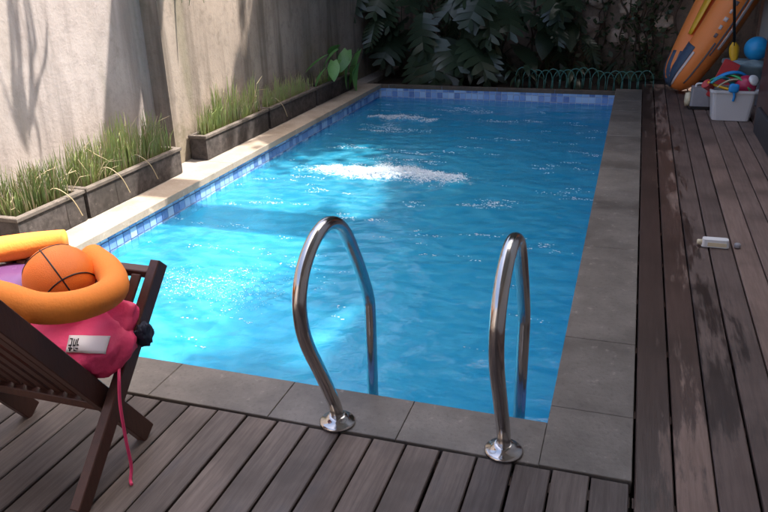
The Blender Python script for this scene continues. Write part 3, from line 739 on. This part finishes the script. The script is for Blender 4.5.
def blade(pts, w):
    mb = MB(); P = catmull(pts, 5); n = len(P); vs = []
    for i, p in enumerate(P):
        t = i / (n - 1); hw = w * (min(1, t * 5 + .35) * (1 - t) ** .6 + .03)
        vs += [p + Vector((-.2, .95, 0)).normalized() * hw + Vector((.004, 0, 0)), p - Vector((-.2, .95, 0)).normalized() * hw]
    mb.add(vs, [(2 * i, 2 * i + 1, 2 * i + 3, 2 * i + 2) for i in range(n - 1)])
    return mb.build('leaf', M['leaf_mid'], sw, True)
for (ys_, w_) in (([(3.70, .52), (3.70, .80), (3.76, 1.1), (3.83, 1.55)], .034), ([(3.75, .55), (3.76, .85), (3.83, 1.15), (3.89, 1.5)], .034), ([(3.78, .60), (3.86, .88), (3.92, 1.15), (3.95, 1.6)], .028), ([(3.80, .66), (3.90, .85), (4.02, 1.0), (4.10, 1.24)], .034), ([(3.72, .45), (3.67, .62), (3.64, .8), (3.6, 1.1)], .02), ([(3.80, .70), (3.83, .60), (3.82, .45), (3.80, .33)], .02), ([(3.93, 1.02), (3.96, 1.15), (3.97, 1.4), (3.98, 1.6)], .02)):
    blade([wallpt(a, c) for a, c in ys_], w_)
for k in range(10):   # leaf tuft whose tips hang into the top of the view
    x = 1.08 + random.uniform(-.10, .10); y = random.uniform(-.18, .30); z0 = random.uniform(1.72, 1.95)
    dz = random.uniform(.16, .34)
    blade([(x, y, z0), (x + random.uniform(-.04, .06), y + random.uniform(-.05, .05), z0 - dz * .4), (x + random.uniform(-.05, .08), y + random.uniform(-.09, .09), max(1.34, z0 - dz - .10))], .016)

# ------------------------------------------------------------------ folding chair with swimming things
ch = empty('folding_chair', (-1.80, 1.68, 0)); tag(ch, 'dark wooden slatted folding lounge chair beside the pool holding swim toys', 'chair')
CO = Vector((-1.80, 1.68, 0))
def cbar(name, a, b_, w, h, side=(1, 0, 0), parent=ch): 
    return MB().bar(Vector(a) - CO, Vector(b_) - CO, w, h, Vector(side), .003).build(name, M['darkwood'], parent)
XR, XL = -1.50, -2.10
A0, A1 = Vector((0, 1.425, 0.012)), Vector((0, 2.0, .615))         # seat panel: rear foot to front top
B0, B1 = Vector((0, 1.838, 0.012)), Vector((0, 1.155, 1.0))        # back panel: front foot to top
def lerp(a, b_, t): return a + (b_ - a) * t
for x in (XR, XL):
    cbar('seat_rail', A0 + Vector((x, 0, 0)), A1 + Vector((x, 0, 0)), .036, .058)
for x in (XR - .045, XL + .045):
    cbar('back_rail', B0 + Vector((x, 0, 0)), B1 + Vector((x, 0, 0)), .034, .070)
au = Vector((0, -(A1 - A0).z, (A1 - A0).y)).normalized(); bu = Vector((0, (B1 - B0).z, -(B1 - B0).y)).normalized()
def cross(name, P, x0, x1, w, h, par=ch): cbar(name, P + Vector((x0, 0, 0)), P + Vector((x1, 0, 0)), w, h, (0, 1, 0), par)
cross('cross_rail', lerp(A0, A1, .955), XL + .02, XR - .02, .05, .026)
cross('cross_rail', lerp(A0, A1, .56), XL + .02, XR - .02, .035, .03)
cross('cross_rail', lerp(B0, B1, .965), XL + .06, XR - .06, .05, .03)
cross('cross_rail', lerp(B0, B1, .20), XL + .06, XR - .06, .04, .03)
for k in range(9):
    x = XL + .055 + k * (XR - XL - .11) / 8
    cbar('seat_slat', lerp(A0, A1, .52) + Vector((x, 0, 0)) + au * .022, lerp(A0, A1, .93) + Vector((x, 0, 0)) + au * .022, .036, .014)
for k in range(8):
    x = XL + .10 + k * (XR - XL - .20) / 7
    cbar('back_slat', lerp(B0, B1, .17) + Vector((x, 0, 0)) + bu * .020, lerp(B0, B1, .945) + Vector((x, 0, 0)) + bu * .020, .040, .014)
PV = Vector((0, 1.667, .262))
for x in (XR - .024, XL + .024):
    MB().lathe([(.007, -.044), (.007, .044)], 12, Vector((x, PV.y, PV.z)) - CO, Matrix.Rotation(math.pi / 2, 3, 'Y')).build('pivot_bolt', M['steel'], ch, True)
def blob(name, c, s, mat, amp=.1, fr=3.0, parent=None, seed=0, seg=28, ring=18, pw=.6):
    """soft rounded box with wrinkles"""
    mb = MB(); mb.sphere((0, 0, 0), 1, seg, ring); vs = []
    for p in mb.v:
        v = Vector(p); q = Vector([math.copysign(abs(a) ** pw, a) for a in v])
        k = 1 + amp * noise.noise(q * fr + Vector((seed, seed * 2, 0))) + amp * .5 * noise.noise(q * fr * 2.3 + Vector((0, seed, 5)))
        vs.append((q.x * s[0] * k, q.y * s[1] * k, q.z * s[2] * k))
    mb.v = vs; o = mb.build(name, mat, parent, True); o.location = c; return o
# navy cloth strap on the chair side
nv = blob('navy_cloth', (-1.478, 1.835, .425), (.022, .034, .042), M['navy'], .3, 2.5, None, 4); nv.rotation_euler = (.6, 0, .2); tag(nv, 'small dark navy cloth bunched on the right rail of the chair', 'cloth')
# pink vest
from mathutils.bvhtree import BVHTree
VC = Vector((-1.650, 1.730, .435))
vest = empty('swim_vest', VC); tag(vest, 'crumpled pink swim vest with white label on the chair seat', 'vest')
def wrinkled(c, s, rot, seed, amp=.16, fr=2.2, pw=.62, seg=40, ring=24):
    mb = MB(); mb.sphere((0, 0, 0), 1, seg, ring); vs = []
    for p in mb.v:
        q = Vector([math.copysign(abs(a) ** pw, a) for a in Vector(p)])
        k = 1 + amp * noise.noise(q * fr + Vector((seed, seed * 2, 0))) + amp * .45 * noise.noise(q * fr * 2.6 + Vector((0, seed, 5)))
        vs.append(rot @ Vector((q.x * s[0] * k, q.y * s[1] * k, q.z * s[2] * k)) + Vector(c))
    mb.v = [tuple(v) for v in vs]; return mb
rv = Matrix.Rotation(.12, 3, 'Y') @ Matrix.Rotation(.30, 3, 'X')
mbody = wrinkled((0, 0, 0), (.180, .115, .066), rv, 1.3, .15, 1.9); mbody.build('body', M['pink'], vest, True)
mfold = wrinkled((.100, .075, .038), (.062, .078, .040), Matrix.Rotation(.7, 3, 'X'), 7.7, .12, 1.6); mfold.build('strap_fold', M['pink'], vest, True)
bv = BVHTree.FromPolygons(mbody.v, mbody.f)
def drape(name, corners, mat, off, nu=10, nv=5, parent=None):
    a, b_, c, d = [Vector(p) - VC for p in corners]; mb = MB()
    dirn = Vector((-.55, .72, -.45)).normalized()
    for j in range(nv + 1):
        for i in range(nu + 1):
            u, v = i / nu, j / nv; p = (a * (1 - u) + b_ * u) * (1 - v) + (d * (1 - u) + c * u) * v
            h = bv.ray_cast(p - dirn * .5, dirn)
            mb.v.append(tuple((h[0] + h[1] * off) if h[0] else p))
    for j in range(nv):
        for i in range(nu): k = j * (nu + 1) + i; mb.f.append((k, k + 1, k + nu + 2, k + nu + 1))
    o = mb.build(name, mat, parent or vest, True); md = o.modifiers.new('t', 'SOLIDIFY'); md.thickness = .0015
    return o
def lb(u, v):   # label frame on the vest, 0..1 across and down
    a, b_, c, d = Vector((-1.610, 1.640, .500)), Vector((-1.485, 1.677, .495)), Vector((-1.490, 1.653, .445)), Vector((-1.613, 1.620, .451))
    return (a * (1 - u) + b_ * u) * (1 - v) + (d * (1 - u) + c * u) * v
lab = drape('label', (lb(0, 0), lb(1, 0), lb(1, 1), lb(0, 1)), M['white'], .003)
for (u0, v0, u1, v1) in ((.05, .18, .12, .24), (.10, .2, .12, .62), (.04, .58, .11, .66), (.15, .22, .17, .6), (.15, .56, .21, .62), (.20, .25, .22, .62), (.24, .2, .26, .6), (.24, .54, .30, .6), (.05, .72, .15, .80), (.08, .68, .11, .92), (.18, .70, .20, .92), (.18, .86, .28, .92), (.22, .7, .29, .76)):
    o = drape('lettering', (lb(u0, v0), lb(u1, v0), lb(u1, v1), lb(u0, v1)), M['ink'], .0052, 2, 2, lab)
MB().tube([Vector(p) - VC for p in catmull([(-1.50, 1.715, .37), (-1.462, 1.66, .36), (-1.455, 1.635, .28), (-1.450, 1.625, .15), (-1.446, 1.622, .05), (-1.440, 1.60, .008), (-1.425, 1.585, .006)], 6)], .0055, 7).build('tie_cord', M['pink'], vest, True)
# purple float, ball, noodle
fl = blob('inflatable_float', (-2.01, 1.83, .495), (.17, .17, .075), M['purple'], .06, 1.5, None, 3, 36, 20, .8); fl.rotation_euler = (.25, .12, .3); tag(fl, 'shiny purple inflatable float behind the basketball on the chair', 'float')
ball = empty('basketball', (-1.722, 1.772, .625)); tag(ball, 'orange basketball with black seams inside the curled noodle', 'ball')
MB().sphere((0, 0, 0), .115, 40, 24).build('shell', M['ball'], ball, True)
def seam(fn):
    pts = [Vector(fn(2 * math.pi * k / 64)).normalized() * .1147 for k in range(64)]
    MB().tube(pts, .0026, 6, False, True).build('seam', M['black'], ball, True)
seam(lambda a: (math.cos(a), math.sin(a), 0)); seam(lambda a: (0, math.cos(a), math.sin(a)))
for s_ in (-1, 1): seam(lambda a: (math.cos(a) * .80, s_ * (.60 + .0 * math.cos(2 * a)) , math.sin(a) * .80))
ball.rotation_euler = (.55, -.35, .95)
npts = [(-1.93, 2.045, .632), (-2.035, 1.985, .632), (-2.135, 1.85, .645), (-2.13, 1.66, .69), (-1.98, 1.50, .725), (-1.80, 1.465, .725), (-1.655, 1.475, .705), (-1.555, 1.505, .670), (-1.492, 1.600, .645), (-1.498, 1.745, .628), (-1.585, 1.845, .640), (-1.705, 1.915, .648)]
pth = catmull(npts, 8); rr_ = [.047] * len(pth)
nd = MB().tube(pth, rr_, 20).build('pool_noodle', M['orange_foam'], None, True); tag(nd, 'thick orange foam pool noodle curled round the basketball', 'pool noodle')

# ------------------------------------------------------------------ foam of the pool jets, and glints modelled as white drops
def ico():
    p = (1 + 5 ** .5) / 2
    v = [(-1, p, 0), (1, p, 0), (-1, -p, 0), (1, -p, 0), (0, -1, p), (0, 1, p), (0, -1, -p), (0, 1, -p), (p, 0, -1), (p, 0, 1), (-p, 0, -1), (-p, 0, 1)]
    f = [(0, 11, 5), (0, 5, 1), (0, 1, 7), (0, 7, 10), (0, 10, 11), (1, 5, 9), (5, 11, 4), (11, 10, 2), (10, 7, 6), (7, 1, 8), (3, 9, 4), (3, 4, 2), (3, 2, 6), (3, 6, 8), (3, 8, 9), (4, 9, 5), (2, 4, 11), (6, 2, 10), (8, 6, 7), (9, 8, 1)]
    return np.array(v) / math.hypot(1, p), np.array(f)
IV, IF = ico()
def drops(name, pts, rad, label, mat=M['foam']):
    pts = np.array(pts); rad = np.array(rad)
    V = (IV[None] * rad[:, None, :] + pts[:, None, :]).reshape(-1, 3)
    F = (IF[None] + (np.arange(len(pts)) * 12)[:, None, None]).reshape(-1, 3)
    me = bpy.data.meshes.new(name); me.from_pydata(V.tolist(), [], F.tolist()); me.shade_smooth(); me.materials.append(mat)
    o = link(bpy.data.objects.new(name, me)); tag(o, label, 'foam', 'foam of the pool jets', 'stuff'); return o
fr_ = np.random.default_rng(5)
def zat(x, y):
    i = int(round((x - PX0) / (PX1 - PX0) * (nx - 1))); j = int(round((y - PY0) / (PY1 - PY0) * (ny - 1)))
    return Z[min(max(j, 0), ny - 1), min(max(i, 0), nx - 1)]
FOAM_GLINTS = [(0, 11000, .05, 'white splashing foam patch in the middle of the pool'), (1, 2600, .03, 'smaller white foam patch at the far left of the pool'), (2, 1500, .004, 'glints on the water near the chair, modelled as tiny white drops')]  # last entry draws glints of light as white drops
for (j, cnt, hh, lab) in FOAM_GLINTS:
    jx, jy, rx, ry = JETS[j]; P, R2 = [], []
    while len(P) < cnt:
        u = fr_.uniform(-1.5, 1.7); a = fr_.normal(0, .42 if j < 2 else .75)
        x = jx + rx * (u * .62); y = jy + ry * a * (1.25 if u > 0 else .8) + .05 * math.sin(u * 4)
        lump = noise.noise((x * 7, y * 7, j)) * .6 + noise.noise((x * 19, y * 19, j + 3)) * .5
        env = math.exp(-(u * .75) ** 2) * math.exp(-a * a * 1.2)
        if fr_.uniform() > env * 1.1 or lump < -.18 + (-.15 if j == 2 else 0): continue
        if not (PX0 < x < PX1): continue
        h = abs(fr_.normal(0, 1)) * hh * env * max(0.1, .5 + lump) * (1.5 if fr_.uniform() < .12 else .7)
        r = fr_.uniform(.0008, .0031) * (1.2 if h < .015 else .8) * (.62 if j == 2 else 1)
        P.append((x, y, zat(x, y) + h)); R2.append((r * 1.5, r * 1.2, r * .7))
    drops('foam_and_glints', P, R2, lab)
P, R2 = [], []
while len(P) < 2800:
    x = fr_.uniform(PX0 + .05, PX1 - .05); y = fr_.uniform(PY0 + .05, PY1 - .4)
    near = max(math.exp(-(((x - jx - .45) / 1.3) ** 2 + ((y - jy + .4) / 1.2) ** 2)) for (jx, jy, rx, ry) in JETS[:2])
    nn = noise.noise((x * 1.4, y * 4.5, 2)) + .5 * noise.noise((x * 3, y * 11, 7))
    if fr_.uniform() > .06 + .9 * near or nn < .27: continue
    for k in range(fr_.integers(3, 12)):
        xx = x + fr_.normal(0, .035); yy = y + fr_.normal(0, .010); r = fr_.uniform(.0009, .0034)
        P.append((xx, yy, zat(xx, yy) + .001)); R2.append((r * 2.6, r * 1.3, r * .45))
o = drops('foam_and_glint_flecks', P, R2, 'scattered bubbles, and glints modelled as white flecks, over the pool surface')  # part bubbles, part glints of sky light modelled in white

# ------------------------------------------------------------------ things at the far right
kay = empty('inflatable_kayak', (.56, 9.22, 0)); tag(kay, 'orange inflatable kayak with navy nose leaning upright in the corner', 'kayak')
KL = 2.6
def half(t): return .33 * math.sin(math.pi * min(1, max(0.0, t)) ) ** .62
ax = Vector((.40, .12, .91)).normalized()                      # bow (bottom) to stern
wid = Vector((-.30, .93, .12)); wid = (wid - ax * wid.dot(ax)).normalized()   # across, far side away from the pool
dep_ = ax.cross(wid).normalized()
if dep_.x > 0: dep_ = -dep_
def kp(t, w, d): return ax * (t * KL + .02) + wid * w + dep_ * d
def ktube(s, name, mat, t0, t1, r0=.20):
    pts = []; rs = []
    for k in range(61):
        t = t0 + (t1 - t0) * k / 60; pts.append(kp(t, s * half(t) * .72, .03 * (1 - 2 * t) ** 2 + .10)); u_ = min(1, max(0, 1 - min(t, 1 - t) / .085)); rs.append(max(.03, r0 * math.sqrt(1 - u_ ** 2.2) * (.80 + .20 * math.sin(math.pi * t))))
    return MB().tube(pts, rs, 20).build(name, mat, kay, True), pts, rs
near_, npt, nrs = ktube(-1, 'side_tube', M['kayak'], .0, 1.0)
far_, fpt, frs = ktube(1, 'side_tube', M['kayak'], .0, 1.0)
mb = MB(); fl_ = []
for k in range(17):
    t = .06 + .88 * k / 16
    for w in (-.6, 0, .6): mb.v.append(tuple(kp(t, w * half(t), .02)))
for k in range(16):
    for j in range(2): a = k * 3 + j; mb.f.append((a, a + 1, a + 4, a + 3))
fo = mb.build('floor', M['kayak_grey'], kay, True); fo.modifiers.new('t', 'SOLIDIFY').thickness = .06
def stripe(pts, rs, ang0, ang1, i0, i1, mat, name, lift=.002, par=None):
    """band lying on the side tube between two angles round it"""
    mb = MB(); m = 5
    for i in range(i0, i1 + 1):
        tdir = (pts[min(i + 1, 60)] - pts[max(i - 1, 0)]).normalized()
        u = (-wid - tdir * (-wid).dot(tdir)).normalized(); v = tdir.cross(u); v = v if v.dot(dep_) > 0 else -v
        for j in range(m):
            a = ang0 + (ang1 - ang0) * j / (m - 1); mb.v.append(tuple(pts[i] + (u * math.cos(a) + v * math.sin(a)) * (rs[i] + lift)))
    for i in range(i1 - i0):
        for j in range(m - 1): a = i * m + j; mb.f.append((a, a + 1, a + m + 1, a + m))
    o = mb.build(name, mat, par or kay, True); o.modifiers.new('t', 'SOLIDIFY').thickness = .003; return o
stripe(npt, nrs, -.34, -.16, 13, 57, M['kayak_pale'], 'stripe'); stripe(npt, nrs, -.06, .03, 11, 57, M['kayak_grey'], 'stripe')
stripe(npt, nrs, .80, .95, 1, 10, M['kayak_pale'], 'stripe'); stripe(npt, nrs, .10, .20, 3, 14, M['kayak_grey'], 'stripe')
for k in range(12): stripe(npt, nrs, .30 + .04 * (k % 2), .46 + .03 * (k % 3), 15 + 2 * k, 16 + 2 * k, M['kayak_pale'] if k % 4 else M['kayak_grey'], 'lettering', .003, near_)
stripe(npt, nrs, .98, 2.3, 0, 11, M['kayak_navy'], 'nose_cover'); stripe(fpt, frs, .2, 2.6, 0, 8, M['kayak_navy'], 'nose_cover')
def paddle(a, b_, label, bl=.44, bw=.085, face=Vector((0, -1, 0))):
    a, b_ = Vector(a), Vector(b_); o = empty('paddle', a); tag(o, label, 'paddle', 'kayak paddles'); d = (b_ - a).normalized(); L = (b_ - a).length
    s = d.cross(face).normalized(); f = s.cross(d)
    MB().tube([d * (bl * .8), d * L], .014, 10).build('shaft', M['black'], o, True)
    mb = MB(); n = 10
    for k in range(n + 1):
        t = k / n; w = bw * (math.sin(math.pi * min(1, .12 + .62 * t)) ** .6) * (1 if t < .75 else 1 - (t - .75) * 2.6)
        for q in (-1, -.3, .3, 1): mb.v.append(tuple(d * (t * bl) + s * w * q + f * (.018 * (1 - abs(q)))))
    for k in range(n):
        for q in range(3): i = k * 4 + q; mb.f.append((i, i + 1, i + 5, i + 4))
    bo = mb.build('blade', M['yellow'], o, True); bo.modifiers.new('t', 'SOLIDIFY').thickness = .012
paddle((1.00, 8.70, .43), (.80, 8.80, 1.95), 'black shafted paddle with yellow blade standing beside the kayak', .20, .05)
paddle(Vector((.56, 9.22, 0)) + kp(.22, .04, .26), Vector((.56, 9.22, 0)) + kp(.95, .10, .30), 'yellow bladed paddle lying in the cockpit of the kayak', .75, .075, dep_)

# storage bin with toys
def rbox(mb, c, sx, sy, z0, z1, k0=1.0, k1=1.0, r=.03, hollow=None):
    def ring(z, k, ins=0):
        out = []
        hx, hy = sx / 2 * k - ins, sy / 2 * k - ins
        for (qx, qy, a0) in ((1, 1, 0), (-1, 1, 90), (-1, -1, 180), (1, -1, 270)):
            for j in range(4): a = math.radians(a0 + 30 * j); out.append((c[0] + qx * (hx - r) + r * math.cos(a), c[1] + qy * (hy - r) + r * math.sin(a), z))
        return out
    rings = [ring(z0, k0), ring(z1, k1)]
    if hollow: rings += [ring(z1, k1, hollow), ring(z0 + hollow, k0, hollow)]
    n = 16; b0 = len(mb.v); vs = [p for r_ in rings for p in r_]; fs = [tuple(range(n))[::-1], tuple((len(rings) - 1) * n + j for j in range(n))]
    for i in range(len(rings) - 1):
        for j in range(n): j2 = (j + 1) % n; fs.append((i * n + j, i * n + j2, (i + 1) * n + j2, (i + 1) * n + j))
    return mb.add(vs, fs)
bn = empty('storage_bin', (.935, 7.86, .004)); tag(bn, 'white plastic storage bin full of pool toys', 'bin')
rbox(MB(), (0, 0, 0), .40, .30, 0, .285, .84, 1.0, .04, .012).build('body', M['offwhite'], bn)
mb = MB(); rbox(mb, (0, 0, 0), .43, .33, .268, .290, 1, 1, .045); mb2 = MB()
prof_o = [(x, y) for (x, y, z) in mb.v[:16]]; rim = MB()
for z, k in ((.266, 1.0), (.290, 1.0), (.290, .93), (.266, .93)): rim.v += [(x * k, y * k, z) for (x, y) in prof_o]
for i in range(4):
    for j in range(16): j2 = (j + 1) % 16; i2 = (i + 1) % 4; rim.f.append((i * 16 + j, i * 16 + j2, i2 * 16 + j2, i2 * 16 + j))
rim.build('rim', M['offwhite'], bn)
BX = Vector((.935, 7.86, .004))
def toy(o, label, cat='toy'): return tag(o, label, cat, 'pool toys in the bin')
rb = MB().sphere((0, 0, 0), .095, 24, 14).build('toy_ball', M['crimson'], None, True); rb.location = BX + Vector((.105, .02, .315)); toy(rb, 'crimson toy ball with pale patch at right of the bin', 'ball')
pt_ = MB().lathe([(.055, .0), (.048, .016), (.03, .024), (.001, .026)], 20).build('patch', M['white'], rb, True); pt_.location = (.055, -.045, .055); pt_.rotation_euler = (.75, .75, 0)
def fin(c, L, w, mat, rot, label, arch=.25):
    mb = MB(); n = 10
    for k in range(n + 1):
        t = k / n; h = w * (.35 + .65 * math.sin(math.pi * (.15 + .75 * t)))
        for q in (-1, 0, 1): mb.v.append((q * h, (t - .5) * L, arch * L * (1 - (2 * t - 1) ** 2) + .012 * (q == 0)))
    for k in range(n):
        for q in range(2): i = k * 3 + q; mb.f.append((i, i + 1, i + 4, i + 3))
    o = mb.build('swim_fin', mat, None, True); o.modifiers.new('t', 'SOLIDIFY').thickness = .012
    o.location = BX + Vector(c); o.rotation_euler = rot; return toy(o, label, 'swim fin')
fin((-.04, .03, .30), .42, .05, M['green'], (.1, .3, 1.15), 'green swim fin arched over the bin')
fin((.0, .06, .335), .40, .04, M['blue'], (.15, -.1, 1.9), 'blue swim fin arched at the back of the bin')
fin((-.10, -.02, .315), .30, .035, M['teal'], (.2, .2, 2.2), 'teal swim fin at left of the bin')
fin((.02, -.03, .30), .36, .022, M['cream'], (.0, .5, 1.75), 'pale yellow curved strip toy across the bin', .22)
o = MB().tube(catmull([(-.24, -.03, .345), (-.14, -.05, .31), (-.04, -.07, .285)], 5), .013, 10).build('toy_stick', M['yellow'], None, True); o.location = BX; toy(o, 'yellow stick toy poking out at left of the bin')
gm = empty('swim_goggles', BX + Vector((-.015, -.15, .27))); toy(gm, 'blue swim mask hanging over the front rim of the bin', 'swim mask')
blob('lens', (-.0, -.012, .045), (.046, .026, .042), M['blue'], .1, 2, gm, 2, 20, 12); MB().tube(catmull([(.0, -.02, .01), (.012, -.024, -.03), (.006, -.02, -.075)], 5), .011, 8).build('strap', M['blue'], gm, True)
o = MB().lathe([(.036, 0), (.045, .08), (.048, .085), (.044, .085), (.034, .006)], 20).build('toy_cup', M['red'], None, True); o.location = BX + Vector((-.20, -.02, .285)); o.rotation_euler = (.3, -.9, .2); toy(o, 'red toy cup tipped at left rim of the bin')
kb = MB().box((0, 0, 0), (.16, .03, .40), None, .01).build('kickboard', M['red'], None); kb.location = (.875, 8.28, .30); kb.rotation_euler = (-.25, .42, .1); tag(kb, 'red foam kickboard leaning behind the bin', 'kickboard')
# grey pump box
pm = empty('air_pump', (.675, 8.33, .004)); tag(pm, 'grey box shaped air pump with cream end beside the bin', 'pump')
rbox(MB(), (0.015, 0, 0), .20, .18, .03, .215, 1.0, .94, .02).build('body', M['grey'], pm); rbox(MB(), (0.01, 0, 0), .215, .19, 0, .03, 1, 1, .02).build('base', M['black'], pm)
MB().lathe([(.07, 0), (.074, .02), (.066, .045), (.03, .052)], 24, (-.085, 0, .085), Matrix.Rotation(-math.pi / 2, 3, 'Y')).build('end_cap', M['cream'], pm, True)
MB().tube(catmull([(-.04, 0, .205), (-.03, 0, .245), (.06, 0, .245), (.07, 0, .205)], 5), .010, 8).build('handle', M['white'], pm, True)
# grey crate with lid and blue ball
cr = empty('storage_crate', (1.14, 8.75, .004)); tag(cr, 'grey blue lidded storage crate behind the white bin', 'crate')
rbox(MB(), (0, 0, 0), .44, .40, 0, .39, .92, 1.0, .04).build('body', M['grey'], cr); rbox(MB(), (0, 0, 0), .48, .44, .39, .425, 1, .97, .045).build('lid', M['greyblue'], cr)
bb = MB().sphere((0, 0, 0), .122, 32, 20).build('play_ball', M['skyblue'], None, True); bb.location = (1.21, 8.82, .550); tag(bb, 'plain sky blue play ball on the grey crate', 'ball')
tw = blob('folded_towel', (1.10, 8.52, .37), (.20, .06, .10), M['greyblue'], .2, 2, None, 6); tw.rotation_euler = (.5, 0, .1); tag(tw, 'grey green towel hanging over front of the crate', 'towel')

# bottle and cap on the side deck
bt = empty('bottle', (.525, 4.275, .004)); tag(bt, 'small white bottle lying on the side deck', 'bottle'); bt.rotation_euler = (0, 0, .02)
rbox(MB(), (.012, 0, 0), .145, .056, 0, .044, 1, .93, .014).build('body', M['white'], bt)
MB().lathe([(.015, 0), (.015, .022), (.011, .026)], 16, (-.058, 0, .019), Matrix.Rotation(-math.pi / 2, 3, 'Y')).build('neck', M['cream'], bt, True)
rbox(MB(), (.02, -.0275, 0), .10, .002, .006, .028, 1, 1, .0008).build('label', M['cream'], bt)
cp = MB().lathe([(.017, 0), (.018, .004), (.018, .018), (.014, .023), (.004, .024)], 18).build('grey_disc', M['grey'], None, True); cp.location = (.655, 4.285, .004); tag(cp, 'small round grey piece lying beside the white bottle', 'lid')
